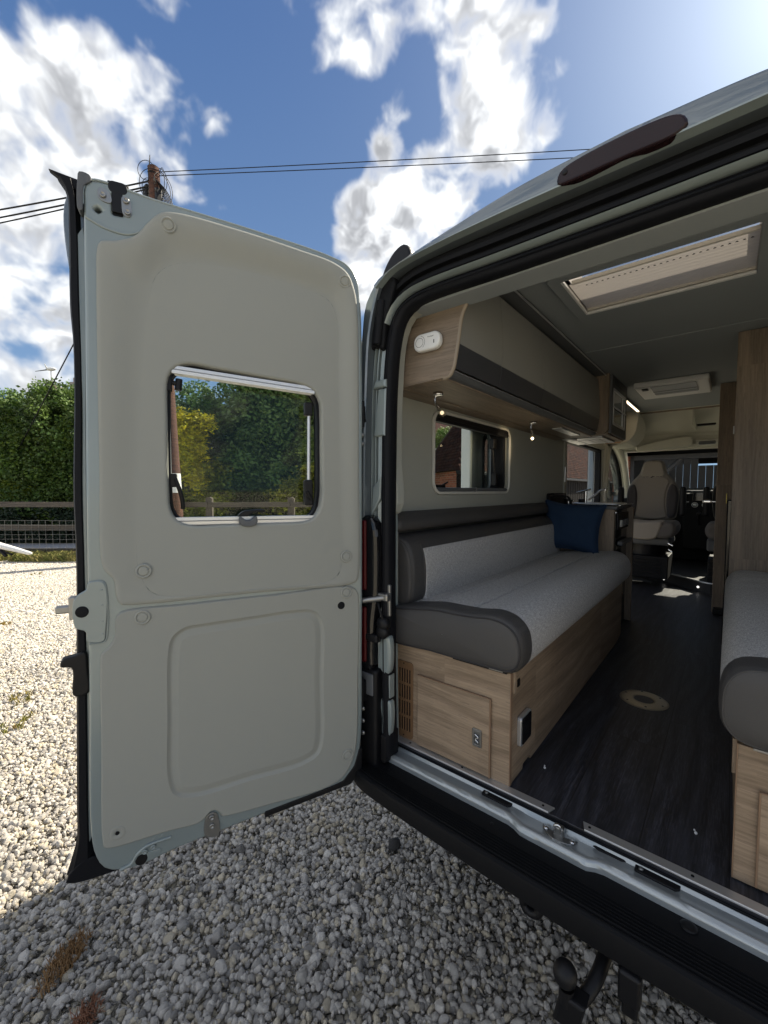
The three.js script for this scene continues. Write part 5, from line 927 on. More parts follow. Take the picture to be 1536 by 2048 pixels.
{
  // scatter cushion leaning in the sofa corner
  const t = thing('scatter_cushion', 'square dark blue scatter cushion leaning at the far end of the sofa', 'cushion', [-.665, 1.145, -1.80], 0);
  const n = 30, rings = [];
  const surf = sgnz => { const P = []; for (let i = 0; i <= n; i++) { const row = []; for (let j = 0; j <= n; j++) { const u = i / n * 2 - 1, v = j / n * 2 - 1; const pin = 1 - .07 * (1 - u * u) * v * v - 0, pin2 = 1 - .07 * (1 - v * v) * u * u; const e = Math.pow(Math.max(0, (1 - u ** 4) * (1 - v ** 4)), .55); const x = .19 * u * pin2 * (1 - .055 * (1 - v * v)), y = .17 * v * pin * (1 - .055 * (1 - u * u)); const wr = .010 * N3(u * 2.2, v * 2.2, sgnz * 3) * e + .004 * N3(u * 6, v * 5, 3) * e; row.push([x, y + .17, sgnz * (.062 * e) + wr]); } P.push(row); } return loft(P, false, sgnz < 0); };
  const q = part('cover', [surf(1), surf(-1)], M.blue, t);
  q.rotation.set(-.30, .10, -.05);
  const e = []; for (const [a, b] of [[-1, -1], [1, -1], [1, 1], [-1, 1]]) e.push([a, b]);
  const edge = []; for (let k = 0; k < 4; k++) { const [a, b] = e[k], [c, d] = e[(k + 1) % 4]; for (let i = 0; i < 10; i++) { const u = lerp(a, c, i / 10), v = lerp(b, d, i / 10); edge.push([.19 * u * (1 - .055 * (1 - v * v)) * (1 - .07 * (1 - v * v) * u * u), .17 + .17 * v * (1 - .055 * (1 - u * u)) * (1 - .07 * (1 - u * u) * v * v), 0]); } }
  part('piping', tube(edge, .004, 120, 6, true), M.blue, q);
}
{
  const t = thing('table_socket', 'round steel table socket plate set in the dark floor', 'plate', [-.113, FLOOR, -1.082]);
  part('ring', lathe([[.038, .001], [.040, .004], [.050, .0055], [.085, .0045], [.096, .001], [.097, .0]], 48), std(lin(.50, .46, .38), .35, { metalness: .85 }), t);
  part('plug', lathe([[0, .003], [.037, .003], [.039, .001]], 36), std(lin(.07, .068, .065), .5), t);
  part('screw', [0, 1, 2, 3, 4, 5].map(k => lathe([[0, .002], [.004, .0015], [.005, 0]], 10).translate(.078 * Math.cos(k * 1.047 + .3), .0046, .078 * Math.sin(k * 1.047 + .3))), M.greyPlastic, t);
}
// bright crumbs on the floor
for (const [x, z, lab] of [[-.302, -.312, 'tiny pale stone chip on the dark floor beside the sofa base'], [.118, -.30, 'tiny pale stone chip on the dark floor beside the bench']]) tag(part('stone_chip', [new THREE.IcosahedronGeometry(.0045, 0).translate(x, FLOOR + .003, z), new THREE.IcosahedronGeometry(.003, 0).translate(x - .004, FLOOR + .002, z - .012)], M.white, scene), lab, 'stone chip');

// ---------------------------------------------------------------- yard surroundings
{
  // post and rail fence
  const o = far(-7, 9.7, 0), t = thing('wooden_fence', 'weathered grey post and rail fence with wire netting across the yard edge', 'fence', [o.x, 0, o.z], YAW);
  // local x = lateral, local z = towards the photographer
  const L = l => l + 7;
  const rnd = rng(8);
  const postAt = [-15.2, -12.6, -9.45, -6.0, -4.06, -2.16, -.26, 1.64, 3.5];
  for (const l of postAt) part('post', ext([[L(l) - .075, 0], [L(l) + .075, 0], [L(l) + .075, 1.37], [L(l) + .02, 1.40], [L(l) - .075, 1.38]], -.10, -.0, .008), M.wood, t, { swap: true, ox: rnd() * 2 });
  for (let k = 0; k < postAt.length - 1; k++) for (const [y, h] of [[1.165, .115], [.62, .13], [.06, .15]]) { const a = L(postAt[k]) + .0, b = L(postAt[k + 1]) - .01, j = .012 * (rnd() - .5); part('rail', ext([[a, y + j], [b, y - j], [b, y + h - j], [a, y + h + j + .01 * rnd()]], .002, .042, .006), M.wood, t, { ox: rnd() * 2, oy: rnd() }); }
  const wires = [];
  for (let x = -8.2; x < 9; x += .157) { const q = .02 * N3(x * 3, 1, 1); wires.push(bar([x, .06, .05], [x + q, .86, .05], .0035, .0035, 4)); }
  for (let k = 0; k <= 7; k++) { const P = []; for (let x = -9; x <= 9; x += .3) P.push([x, .10 + k * .108 + .012 * N3(x * 1.3, k * 3.1, 2), .052]); wires.push(tube(P, .0032, 90, 4)); }
  part('wire_netting', wires, std(lin(.20, .20, .195), .5, { metalness: .5 }), t, { kind: 'stuff' });
}
// white bar end, cut by the left edge of the photograph
{
  const o = far(-8.3, 8.9, 0), t = thing('white_bar', 'tapered white bar end reaching in from the left before the fence', 'bar', [o.x, 0, o.z], YAW);
  part('shaft', [loft([[-1.2, .62, .10], [-.4, .47, .085], [0, .40, .075], [.45, .285, .055], [.70, .215, .042], [.76, .205, .03], [.775, .203, .008]].map(([x, y, r]) => { const R = []; for (let k = 0; k < 12; k++) R.push([x, y + r * Math.cos(k / 12 * 6.283), r * Math.sin(k / 12 * 6.283)]); return R; }), true)], M.white, t);
  part('bracket', [bar([.02, .36, .0], [.24, .15, .02], .035), bar([.1, .28, 0], [.35, .18, 0], .02)], M.black, t);
  part('foot', [bar([-1.0, 0, 0], [-1.0, .55, 0], .03)], M.greyPlastic, t);
}
// telegraph pole with its coils, boxes and wires
const poleBase = far(-4.64, 9.42, 0), poleTop = far(-4.98, 9.42, 8.5);
{
  const t = thing('telegraph_pole', 'tall brown wooden telegraph pole with wire coils at the top', 'pole', [poleBase.x, 0, poleBase.z]);
  const d = poleTop.clone().sub(poleBase), at = (k, r = 0, a = 0) => [d.x * k + r * Math.cos(a), d.y * k, d.z * k + r * Math.sin(a)];
  const bark = std(0xffffff, .9, { map: tex(256, 1024, (u, v, i, j) => { const n = fbm(i * .10, j * .012, 2, 4), s = N3(i * .4, j * .02, 7); const k = 1 + .5 * n + (s > .35 ? -.25 : 0); return [84 * k, 56 * k, 44 * k]; }, 1, 4), bumpMap: grainBump, bumpScale: .004 });
  part('shaft', bar(at(0), at(1), .150, .115, 20), bark, t, { swap: true });
  part('cap', bar(at(1), [d.x, d.y + .05, d.z], .118, .06, 20), M.black, t);
  part('notice', loft([0, 1].map(k => { const R = []; for (let i = 0; i <= 10; i++) R.push(at(lerp(1.50, 1.93, k) / 8.5, .1475, -.3 + i * .26 - YAW)); return R; })), std(lin(.72, .73, .72), .5), t);
  part('notice_print', loft([0, 1].map(k => { const R = []; for (let i = 0; i <= 6; i++) R.push(at(lerp(1.66, 1.70, k) / 8.5, .149, .2 + i * .2 - YAW)); return R; })), M.greyPlastic, t);
  part('junction_box', [box(d.x * .965 - .34, d.x * .965 - .14, 7.85, 8.2, d.z * .965 - .05, d.z * .965 + .12, .02), box(d.x * .955 + .12, d.x * .955 + .22, 7.4, 8.0, d.z * .955 - .06, d.z * .955 + .06, .02)], M.black, t);
  const R = rng(19), coils = [];
  for (let k = 0; k < 9; k++) { const a = R() * 6.28, r = .17 + .16 * R(), cx = d.x + (R() - .5) * .3, cz = d.z + (R() - .5) * .3, cy = d.y - .30 + (R() - .5) * .5, P = []; const tx = (R() - .5) * 1.2, tz = (R() - .5) * 1.2; for (let i = 0; i < 12; i++) { const q = i / 12 * 6.283; P.push([cx + r * Math.cos(q) * Math.cos(a), cy + r * 1.2 * Math.sin(q), cz + r * Math.cos(q) * Math.sin(a) + tx * .1 * Math.sin(q) + tz * .03]); } coils.push(tube(P, .007, 30, 5, true)); }
  for (let k = 0; k < 7; k++) { const s = (k - 3) * .03; coils.push(tube([at(.985, .12, 1 + s * 8), [d.x * .95 + .22 * CR.x + s * 2, 7.98 - k * .02, d.z * .95 + .22 * CR.z], [d.x * .9 + (.34 + s) * CR.x, 7.5 - k * .05, d.z * .9 + (.34 + s) * CR.z], [d.x * .86 + (.16 + s) * CR.x, 6.7, d.z * .86 + .16 * CR.z]], .011, 20, 5)); }
  part('wire_coil', coils, M.black, t);
  for (const k of [.955, .93]) part('step_bolt', bar(at(k, .08, 0), at(k, .30, .4), .012), M.greyPlastic, t);
}
{
  const sag = (a, b, s, n = 24) => { const P = []; for (let i = 0; i <= n; i++) { const t = i / n; P.push([lerp(a.x, b.x, t), lerp(a.y, b.y, t) - s * 4 * t * (1 - t), lerp(a.z, b.z, t)]); } return P; };
  const cable = (a, b, s, r, lab, grp) => tag(part('overhead_cable', tube(sag(a, b, s), r, 60, 6), M.black, scene), lab, 'cable', grp);
  const top = h => far(-5.0, 9.42, h);
  cable(top(8.42), far(30, 9.6, 10.9), .2, .009, 'upper of the twin overhead cables running right from the telegraph pole over the van', 'overhead cables');
  cable(top(8.34), far(30, 9.7, 10.6), .2, .009, 'lower of the twin overhead cables running right from the telegraph pole over the van', 'overhead cables');
  cable(top(8.25), far(-34, 12.5, 8.9), 1.0, .018, 'uppermost of the overhead cables running left from the telegraph pole', 'overhead cables');
  cable(top(8.15), far(-34, 12.6, 8.5), 1.05, .018, 'middle one of the overhead cables running left from the telegraph pole', 'overhead cables');
  cable(top(8.1), far(-34, 12.8, 7.9), 1.0, .015, 'lowest of the overhead cables running left from the telegraph pole', 'overhead cables');
  cable(top(8.0), far(-10.9, 12.4, 2.5), .0, .016, 'thin stay wire slanting from the telegraph pole down into the hedge on the left', 'overhead cables');
}
// ---------------------------------------------------------------- trees and bushes
const leafCluster = (seed, n, size, spread, slim) => {
  const P = [], R = rng(seed);
  for (let k = 0; k < n; k++) {
    const c = V3(R() - .5, R() - .5, R() - .5).multiplyScalar(2 * spread), d = V3(R() - .5, R() * .6 - .45, R() - .5).normalize(), s = V3(R() - .5, R() - .5, R() - .5).cross(d).normalize(), up = V3().crossVectors(s, d), L = size * (.7 + .6 * R()), w = L * slim;
    const a = c, m1 = c.clone().addScaledVector(d, L * .45).addScaledVector(s, w).addScaledVector(up, L * .06), m2 = c.clone().addScaledVector(d, L * .45).addScaledVector(s, -w).addScaledVector(up, L * .06), m0 = c.clone().addScaledVector(d, L * .5), e = c.clone().addScaledVector(d, L);
    for (const q of [a, m1, m0, m1, e, m0, a, m0, m2, m2, m0, e]) P.push(q.x, q.y, q.z);
  }
  const g = new THREE.BufferGeometry(); g.setAttribute('position', new THREE.Float32BufferAttribute(P, 3)); g.computeVertexNormals(); g.setAttribute('uv', new THREE.BufferAttribute(new Float32Array(P.length / 3 * 2), 2)); return g;
};
const clusterA = leafCluster(4, 16, .105, .15, .30), clusterB = leafCluster(9, 18, .10, .17, .20);
const leafMat = phy(0xffffff, .62, { transmission: .38, thickness: 0, specularIntensity: .6 });
const barkMat = std(0xffffff, .9, { map: speckTex(92, 76, 62, .8, 10, .6), bumpMap: grainBump, bumpScale: .01 });
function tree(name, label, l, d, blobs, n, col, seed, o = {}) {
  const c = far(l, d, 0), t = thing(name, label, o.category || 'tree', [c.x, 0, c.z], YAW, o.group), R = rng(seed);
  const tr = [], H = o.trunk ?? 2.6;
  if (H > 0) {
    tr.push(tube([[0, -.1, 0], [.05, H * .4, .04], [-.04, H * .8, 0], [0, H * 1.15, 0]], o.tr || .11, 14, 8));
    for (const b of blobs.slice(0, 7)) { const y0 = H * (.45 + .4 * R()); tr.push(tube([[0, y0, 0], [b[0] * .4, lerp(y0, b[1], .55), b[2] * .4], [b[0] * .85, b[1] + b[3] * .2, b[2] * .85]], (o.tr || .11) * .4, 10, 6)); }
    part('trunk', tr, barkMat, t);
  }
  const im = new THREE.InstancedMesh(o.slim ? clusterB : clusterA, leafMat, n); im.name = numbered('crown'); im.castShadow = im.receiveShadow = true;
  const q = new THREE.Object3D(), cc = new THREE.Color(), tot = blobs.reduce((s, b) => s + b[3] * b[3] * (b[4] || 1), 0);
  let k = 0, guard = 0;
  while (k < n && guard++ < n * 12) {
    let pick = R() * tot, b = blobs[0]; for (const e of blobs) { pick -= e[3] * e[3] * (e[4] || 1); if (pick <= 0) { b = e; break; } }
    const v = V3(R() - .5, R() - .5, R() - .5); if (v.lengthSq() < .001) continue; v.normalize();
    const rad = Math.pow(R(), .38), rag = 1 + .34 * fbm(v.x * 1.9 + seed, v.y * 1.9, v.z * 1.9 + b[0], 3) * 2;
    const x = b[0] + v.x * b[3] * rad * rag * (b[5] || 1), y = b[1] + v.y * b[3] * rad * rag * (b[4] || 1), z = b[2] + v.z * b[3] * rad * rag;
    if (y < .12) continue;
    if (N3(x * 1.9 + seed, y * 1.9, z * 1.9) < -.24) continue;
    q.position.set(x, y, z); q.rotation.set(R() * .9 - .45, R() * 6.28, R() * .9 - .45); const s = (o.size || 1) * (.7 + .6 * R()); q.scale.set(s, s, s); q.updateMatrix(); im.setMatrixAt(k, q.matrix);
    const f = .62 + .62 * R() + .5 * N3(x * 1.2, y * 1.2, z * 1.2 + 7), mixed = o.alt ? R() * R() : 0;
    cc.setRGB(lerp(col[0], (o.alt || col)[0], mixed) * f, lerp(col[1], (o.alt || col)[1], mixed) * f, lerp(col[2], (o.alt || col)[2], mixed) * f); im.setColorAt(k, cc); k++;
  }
  im.count = k; t.add(im); return t;
}
{
  const G1 = [.085, .165, .024], G2 = [.095, .18, .040], Y = [.70, .62, .012], G3 = [.17, .26, .07];
  tree('broadleaf_tree', 'dense bright green leafy tree at the far left beyond the fence', -12.4, 13.6, [[0, 3.2, 0, 1.5], [1.2, 2.9, -.2, 1.2], [-1.3, 3.2, 0, 1.4], [.6, 4.0, 0, .75], [-.7, 4.1, .2, .8], [1.7, 3.8, 0, .7], [0, 1.7, .3, 1.2], [1.5, 1.6, .2, 1.0], [-1.5, 1.6, .2, 1.1], [-2.4, 3.3, 0, 1.2]], 5200, G1, 11, { alt: [.11, .18, .02], size: .95 });
  tree('broadleaf_tree', 'green leafy tree beyond the fence just left of the open door edge', -9.9, 13.2, [[0, 3.0, 0, 1.4], [1.0, 3.3, 0, 1.1], [-.9, 3.4, 0, 1.1], [-.2, 4.1, 0, .85], [.8, 2.0, .2, 1.1], [-.7, 1.8, .3, 1.2], [.2, 1.2, .4, .9], [1.2, 4.2, 0, .6]], 4600, [.070, .135, .020], 12, { alt: [.15, .22, .02], size: .95 });
  tree('yellow_bush', 'low sprig of yellow green leaves in the dark hedge on the left', -10.9, 12.5, [[0, 1.5, 0, .35], [-.4, 1.62, 0, .22], [.35, 1.4, 0, .25]], 150, [.24, .30, .02], 13, { trunk: 0, category: 'bush', size: .8 });
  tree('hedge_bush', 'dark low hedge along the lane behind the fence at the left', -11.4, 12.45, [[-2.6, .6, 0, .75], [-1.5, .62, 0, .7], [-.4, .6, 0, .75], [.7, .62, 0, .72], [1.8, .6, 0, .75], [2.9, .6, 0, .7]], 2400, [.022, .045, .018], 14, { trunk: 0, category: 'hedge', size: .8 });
  // seen through the window of the door
  tree('yellow_tree', 'tree with bright yellow green leaves behind the pole through the door window', -5.9, 12.6, [[.1, 3.4, .1, .55, .8], [.45, 3.5, .1, .38, .7], [-.2, 3.0, 0, .55], [.15, 2.5, .1, .42], [.3, 1.9, .1, .35], [-.9, 2.6, .1, .7], [.2, 2.9, .1, .4]], 1000, Y, 21, { alt: [.34, .42, .02], slim: true, size: 1.05, trunk: 2.4, tr: .06 });
  tree('broadleaf_tree', 'tall grey green tree in the middle of the door window view', -3.6, 14.4, [[0, 4.0, 0, 1.5], [-.8, 4.6, 0, 1.1], [.9, 4.5, 0, 1.2], [0, 2.6, .3, 1.4], [-.9, 2.0, .4, 1.2], [.8, 1.6, .4, 1.2], [-.4, 5.4, 0, .8], [.6, 5.3, 0, .8], [0, 1.0, .5, 1.0]], 4200, G2, 22, { alt: [.16, .24, .07], size: 1.25 });
  tree('broadleaf_tree', 'pale green tree with hanging leaves at the right of the door window view', -1.5, 13.8, [[0, 3.6, 0, 1.1], [-.6, 4.2, .1, .9], [.7, 4.2, 0, 1.0], [-.3, 2.8, .5, .8], [.5, 2.4, .2, .9], [0, 5.0, 0, .8], [1.2, 3.2, 0, .9], [.9, 1.6, .2, 1.0]], 2600, G3, 23, { alt: [.32, .40, .10], slim: true, size: 1.3 });
  tree('leafy_shrub', 'olive green shrub in front of the trees at the bottom right of the door window', -2.0, 12.75, [[-.5, 1.2, 0, .8], [.4, 1.1, 0, .75], [0, 1.8, 0, .6], [1.1, 1.0, 0, .7], [-1.1, .9, 0, .6]], 1300, [.22, .25, .022], 24, { alt: [.38, .36, .03], category: 'shrub', trunk: .8, tr: .04 });
  tree('broadleaf_tree', 'dark tree filling the gap behind the pole beyond the fence', -6.6, 14.6, [[0, 3.3, 0, 1.4], [-1.0, 3.0, 0, 1.2], [.9, 3.5, 0, 1.1], [0, 1.8, 0, 1.4], [-1.4, 1.5, 0, 1.1], [1.2, 1.7, 0, 1.2], [.2, 4.4, 0, .8]], 3400, G2, 25, { alt: [.07, .12, .03], size: 1.0 });
  tree('leafy_shrub', 'olive green shrub below the yellow tree just right of the pole', -5.75, 12.9, [[0, 1.5, 0, .75], [.5, 1.9, 0, .5], [.1, .8, .1, .7], [.8, .9, .1, .6], [-.7, 1.0, .1, .7]], 1100, [.16, .21, .024], 27, { alt: [.40, .40, .03], category: 'shrub', trunk: .8, tr: .04 });
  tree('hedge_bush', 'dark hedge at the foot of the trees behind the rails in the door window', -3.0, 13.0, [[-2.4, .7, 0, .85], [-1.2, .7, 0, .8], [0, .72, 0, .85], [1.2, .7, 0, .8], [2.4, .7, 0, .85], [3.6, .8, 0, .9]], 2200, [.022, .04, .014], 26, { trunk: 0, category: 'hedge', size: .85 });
}
// ---------------------------------------------------------------- far house gable and turbine behind the trees
{
  const a = far(-25.2, 32, 0), t = thing('far_house', 'brown roof peak and chimney showing above the trees at the left', 'house', [a.x, 0, a.z], YAW);
  part('wall', ext([[-5, 0], [5, 0], [5, 4.4], [.6, 9.0], [-.6, 9.0], [-5, 4.4]].map(p => [p[0], p[1]]), -8, 0, .02), std(lin(.30, .20, .14), .9), t);
  part('roof', [ext([[-5.3, 4.2], [0, 9.35], [5.3, 4.2], [5.3, 4.45], [0, 9.62], [-5.3, 4.45]], -8.2, .25, .02)], std(lin(.13, .10, .075), .9), t);
  part('chimney', [box(1.0, 1.5, 8.0, 9.9, -1.2, -.7, .02)], std(lin(.30, .26, .24), .9), t);
  part('chimney_pot', [bar([1.25, 9.9, -.95], [1.25, 10.25, -.95], .12)], std(lin(.30, .26, .24), .9), t);
}
{
  const a = far(-25.6, 33, 0), t = thing('wind_turbine', 'small white wind turbine on a thin mast above the far roof', 'turbine', [a.x, 0, a.z], YAW);
  part('mast', bar([0, 0, 0], [-.22, 10.9, 0], .09, .035), std(lin(.35, .36, .38), .6), t);
  part('nacelle', new THREE.SphereGeometry(.2, 14, 10).scale(2.0, .7, .8).translate(-.22, 10.95, 0), M.white, t);
  part('blade', [bar([-.5, 10.9, 0], [-1.35, 10.75, .1], .05, .02)], M.greyPlastic, t);
  part('blade', [bar([-.5, 10.95, 0], [-.3, 11.2, .5], .05, .02)], M.white, t);
}
// ---------------------------------------------------------------- barn seen through the side window and the side doorway
const tileGeo = crease(loft([[[-.083, 0, 0], [-.028, .004, 0], [.028, .004, 0], [.083, 0, 0]], [[-.083, .012, 0], [-.028, .016, 0], [.028, .016, 0], [.083, .012, 0]], [[-.083, .012, -.20], [-.028, .014, -.20], [.028, .014, -.20], [.083, .012, -.20]]]), .3);
const tileMat = phy(0xffffff, .9, { specularIntensity: .05, map: speckTex(225, 220, 216, .5, 12, .5) });
// lay tiles over a roof slope given by eaves from a to b and the ridge from d to c
function tiles(parent, a, b, c, d, cols, seed) {
  const R = rng(seed), A = V3(...a), B = V3(...b), Cc = V3(...c), D = V3(...d), n = V3().crossVectors(B.clone().sub(A), D.clone().sub(A)).normalize(); if (n.y < 0) n.multiplyScalar(-1);
  const slope = D.clone().add(Cc).multiplyScalar(.5).sub(A.clone().add(B).multiplyScalar(.5)).length(), rows = Math.floor(slope / .13), mats = [], cs = [];
  const ux = B.clone().sub(A).normalize(), up = V3().crossVectors(n, ux).normalize(); if (up.y < 0) up.multiplyScalar(-1);
  const M4 = new THREE.Matrix4(), J = V3();
  for (let r = 0; r < rows; r++) {
    const t = r / rows, P = A.clone().lerp(D, t), Q = B.clone().lerp(Cc, t), len = P.distanceTo(Q), m = Math.floor(len / .17);
    for (let k = 0; k <= m; k++) {
      const s = ((k + (r % 2 ? .5 : 0)) * .17); if (s > len) continue;
      J.copy(P).addScaledVector(ux, s).addScaledVector(n, .012 + .006 * R()).addScaledVector(up, (R() - .5) * .012);
      const xa = ux.clone(), za = up.clone().multiplyScalar(-1).addScaledVector(n, .07 + .05 * R()).normalize(), ya = V3().crossVectors(za, xa).normalize(); if (ya.dot(n) < 0) { xa.multiplyScalar(-1); ya.multiplyScalar(-1); }
      M4.makeBasis(xa, ya, za); M4.setPosition(J); mats.push(M4.clone()); cs.push(R());
    }
  }
  const im = new THREE.InstancedMesh(tileGeo, tileMat, mats.length); im.name = numbered('roof_tiles'); im.userData.kind = 'stuff'; im.castShadow = im.receiveShadow = true;
  const c2 = new THREE.Color(); mats.forEach((m, i) => { im.setMatrixAt(i, m); const k = cs[i], w = lerp(.72, 1.2, (k * 7.31) % 1); const q = cols[Math.floor(k * cols.length)]; c2.setRGB(q[0] * w, q[1] * w, q[2] * w); im.setColorAt(i, c2); });
  parent.add(im);
}
const brickTex = (m) => tex(768, 768, (u, v) => { const bh = .075, bl = .225, y = v * 3, row = Math.floor(y / bh), x = u * 3.15 + (row % 2) * bl / 2, col = Math.floor(x / bl), fx = x / bl - col, fy = y / bh - row; if (fx < .05 || fy < .14) return [150, 136, 120]; const s = N3(row * 3.7 + .5, (col % 14) * 5.3 + .5, 1) + .35 * N3(u * 130, v * 130, 4); return [150 + 52 * s, 82 + 34 * s, 56 + 26 * s]; }, m * 1.05, m);
const boardMat = phy(lin(.014, .013, .013), .8, { specularIntensity: .1, bumpMap: grainBump, bumpScale: .003 });
{
  const A = far(2.42, 13.1, 0), E = far(1.48, 17, 0), D = far(3.2, 16, 0);
  const t = thing('tiled_barn', 'low barn with hipped brown tile roof, brick end and dark boards', 'barn', [A.x, 0, A.z]);
  const loc = (p, y) => [p.x - A.x, y, p.z - A.z], eh = 2.2, rh = 4.75;
  const a = loc(A, eh), e = loc(E, eh), d = loc(D, rh), b = [a[0], eh, a[2] - 42], c = [d[0], rh, d[2] - 38], f = [e[0], eh, e[2] - 42];
  const quad = (p, q, h0, h1, th) => extY([[p[0], p[2]], [q[0], q[2]], [q[0] - th, q[2] - th], [p[0] - th, p[2] - th]], h0, h1);
  part('brick_wall', quad([a[0] - .2, 0, a[2] - .25], [e[0] + .1, 0, e[2]], 0, eh, .2), std(0xffffff, .9, { map: brickTex(3) }), t);
  part('board_wall', [...Array.from({ length: 130 }, (_, k) => box(-.33, -.20 + .012 * (k % 2), .02, eh, -.25 - (k + 1) * .22 + .006, -.25 - k * .22, .003)), quad(e, f, 0, eh, .1), quad(b, f, 0, eh, .1)], boardMat, t, { kind: 'stuff' });
  part('door_latch', box(-.19, -.16, 1.80, 1.84, -1.7, -.9, .005), M.greyPlastic, t);
  part('eaves_board', [box(-.22, .02, eh - .12, eh - .02, -41.9, -.02, .01)], M.black, t);
  const tri = (...q) => { const g = new THREE.BufferGeometry(); g.setAttribute('position', new THREE.Float32BufferAttribute(q.flat(), 3)); g.computeVertexNormals(); return g; };
  part('roof', [tri(a, b, c), tri(a, c, d), tri(a, d, e), tri(e, d, c), tri(e, c, f), tri(b, f, c)], std(lin(.035, .025, .023), .95), t);
  const cols = [[.050, .026, .023], [.040, .023, .021], [.056, .029, .024], [.036, .022, .022], [.047, .033, .030], [.062, .031, .023]];
  tiles(t, a, [a[0], eh, -26], [c[0], rh, -26], d, cols, 4);
  tiles(t, e, a, d, d, cols, 5);
  part('ridge', [bar(d, c, .09), bar([a[0], eh + .04, a[2]], d, .06), bar([e[0], eh + .04, e[2]], d, .06)], std(lin(.05, .03, .026), .9), t);
}
{
  const a = far(5.0, 34, 0), t = thing('red_roof_house', 'house with a red brown tile roof beyond the barn, glimpsed through the side window', 'house', [a.x, 0, a.z], .5);
  part('wall', box(-7, 7, 0, 5.4, -6, 0, .02), std(lin(.30, .28, .26), .9), t);
  part('roof', ext([[-6.5, 5.2], [-3, 8.9], [.5, 5.2], [.4, 5.0], [-6.4, 5.0]], -7.4, 7.4, .02).rotateY(Math.PI / 2).translate(0, 0, -3).translate(0, 0, 0), std(lin(.16, .075, .055), .9), t);
  for (const x of [-4.5, -2, .6, 3.2]) { const w = part('window', box(x, x + 1.1, 3.4, 4.7, -.05, .04, .01), M.white, t); part('pane', box(x + .1, x + 1.0, 3.5, 4.6, .03, .05, .005), M.gloss, w); }
  const cols = [[.20, .085, .06], [.17, .075, .055], [.22, .10, .07], [.15, .08, .062]];
}
{
  const a = far(3.1, 21.5, 0), b = far(-2.5, 20.2, 0), t = thing('flint_wall', 'pale flint garden wall with a white capping beside the barn', 'wall', [(a.x + b.x) / 2, 0, (a.z + b.z) / 2], Math.atan2(-(b.z - a.z), b.x - a.x));
  const L = a.distanceTo(b) / 2, map = tex(512, 512, (u, v, i, j) => { let best = 1e9, id = 0; const S = 22; const cx = Math.floor(i / S), cy = Math.floor(j / S); for (let q = -1; q <= 1; q++) for (let r = -1; r <= 1; r++) { const gx = cx + q, gy = cy + r, hx = .5 + .45 * N3(gx * 3.1 + .3, gy * 2.7 + .3, 1), hy = .5 + .45 * N3(gx * 2.3 + .3, gy * 3.9 + .3, 5), d = Math.hypot((gx + hx) * S - i, (gy + hy) * S - j); if (d < best) { best = d; id = gx * 7.1 + gy * 13.3; } } const t = best > 9.5 ? .95 : .55 + .4 * N3(id + .37, id * .7 + .2, 2); return [190 * t, 186 * t, 178 * t]; }, 1.6, 1.6);
  part('flint_face', box(-L, L, 0, 3.45, -.2, .2, .02), std(0xffffff, .9, { map }), t);
  part('capping', box(-L, L, 3.45, 3.65, -.24, .24, .02), M.white, t);
}
tree('leafy_shrub', 'light green shrub growing over the flint wall by the barn', 2.9, 23, [[0, 3.8, 0, .9], [.7, 4.2, 0, .8], [-.9, 3.6, 0, .8], [1.4, 4.6, 0, .6], [.2, 2.6, 0, 1.0]], 1100, [.10, .17, .03], 31, { alt: [.24, .30, .06], category: 'shrub', trunk: 2, tr: .06 });
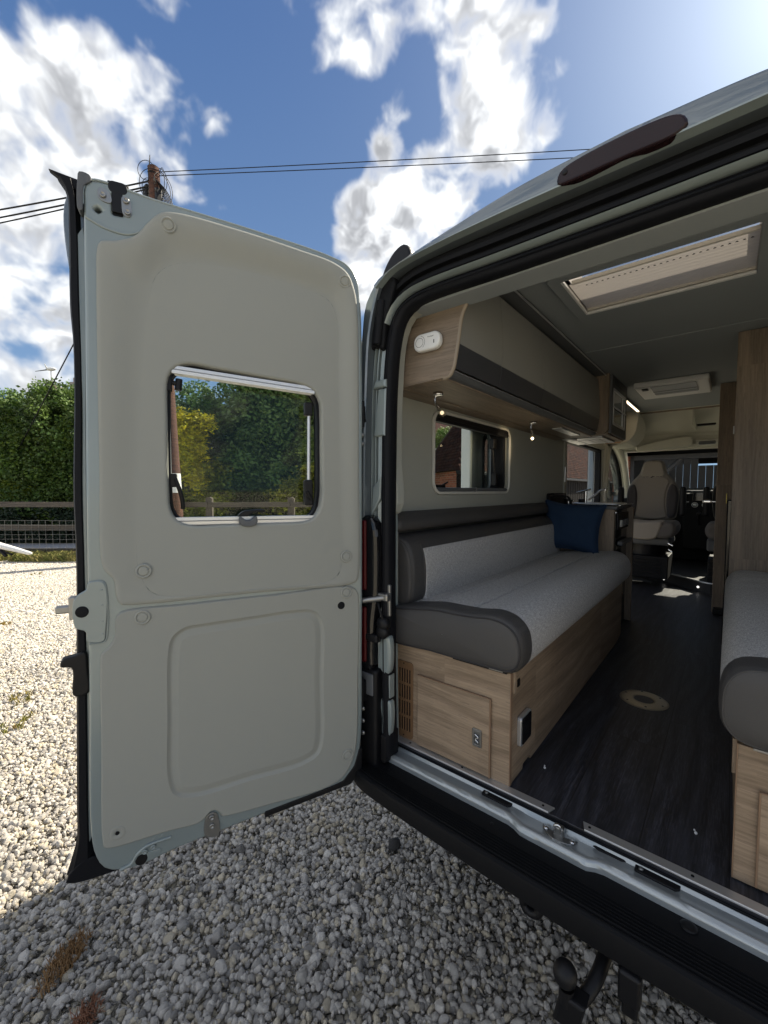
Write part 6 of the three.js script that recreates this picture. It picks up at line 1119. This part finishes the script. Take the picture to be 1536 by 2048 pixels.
// ---------------------------------------------------------------- cart shed ahead of the van, seen through the windscreen
{
  const t = thing('cart_shed', 'dark timber cart shed with open bays seen through the windscreen', 'shed', [3.3, 0, -13.5]);
  const m = std(lin(.06, .06, .063), .85, { bumpMap: grainBump, bumpScale: .003 }), g = std(lin(.05, .05, .054), .85);
  for (const x of [-5, -2.4, .2, 2.8, 5.4]) { part('post', box(x - .11, x + .11, 0, 2.5, -.12, .12, .01), g, t, { swap: true }); part('brace', [bar([x + .1, 1.75, 0], [x + .75, 2.45, 0], .06, .06, 4)], g, t); }
  part('beam', box(-5.4, 5.8, 2.45, 2.72, -.14, .14, .01), g, t);
  part('back_wall', [...Array.from({ length: 50 }, (_, k) => box(-5.4 + k * .224, -5.4 + k * .224 + .216, 0, k > 5 && k < 10 ? 2.46 : 2.8, -4.6 + .012 * (k % 2), -4.52 + .012 * (k % 2), .003))], std(lin(.13, .128, .13), .85), t, { kind: 'stuff' });
  part('trestle', [box(-4.6, -3.0, .95, 1.02, -2.2, -1.6, .01), bar([-4.4, 0, -1.9], [-4.4, .95, -1.9], .04), bar([-3.2, 0, -1.9], [-3.2, .95, -1.9], .04)], g, t);
  part('ladder', [bar([-2.0, .1, -2.4], [-1.2, 2.4, -4.2], .03), bar([-1.6, .1, -2.4], [-.8, 2.4, -4.2], .03), ...[1, 2, 3, 4, 5].map(k => bar([-2.0 + k * .14, .1 + k * .4, -2.4 - k * .31], [-1.6 + k * .14, .1 + k * .4, -2.4 - k * .31], .02))], std(lin(.30, .30, .31), .5), t);
  part('side_wall', [box(-5.5, -5.4, 0, 2.7, -4.6, 0, .01), box(5.8, 5.9, 0, 2.7, -4.6, 0, .01)], m, t);
  part('bay_boards', [box(-2.3, .1, 0, 1.5, -.05, .0, .01), box(.3, 1.4, 0, 1.2, -.6, -.5, .01)], g, t);
  part('brick_pier', [box(-5.9, -5.5, 0, 2.7, -.3, .3, .01)], std(0xffffff, .9, { map: brickTex(3) }), t);
  part('roof', ext([[.5, 2.55], [-2.3, 5.0], [-5.1, 2.55], [-5.1, 2.75], [-2.3, 5.25], [.55, 2.72]], -6.1, 6.3, .02).rotateY(Math.PI / 2).scale(1, 1, -1), std(lin(.12, .09, .08), .9), t);
  tiles(t, [-6.1, 2.8, .52], [6.1, 2.8, .52], [6.1, 5.28, -2.3], [-6.1, 5.28, -2.3], [[.22, .17, .15], [.18, .14, .125], [.26, .21, .19], [.15, .12, .11]], 9);
}
renderer.render(scene, camera);
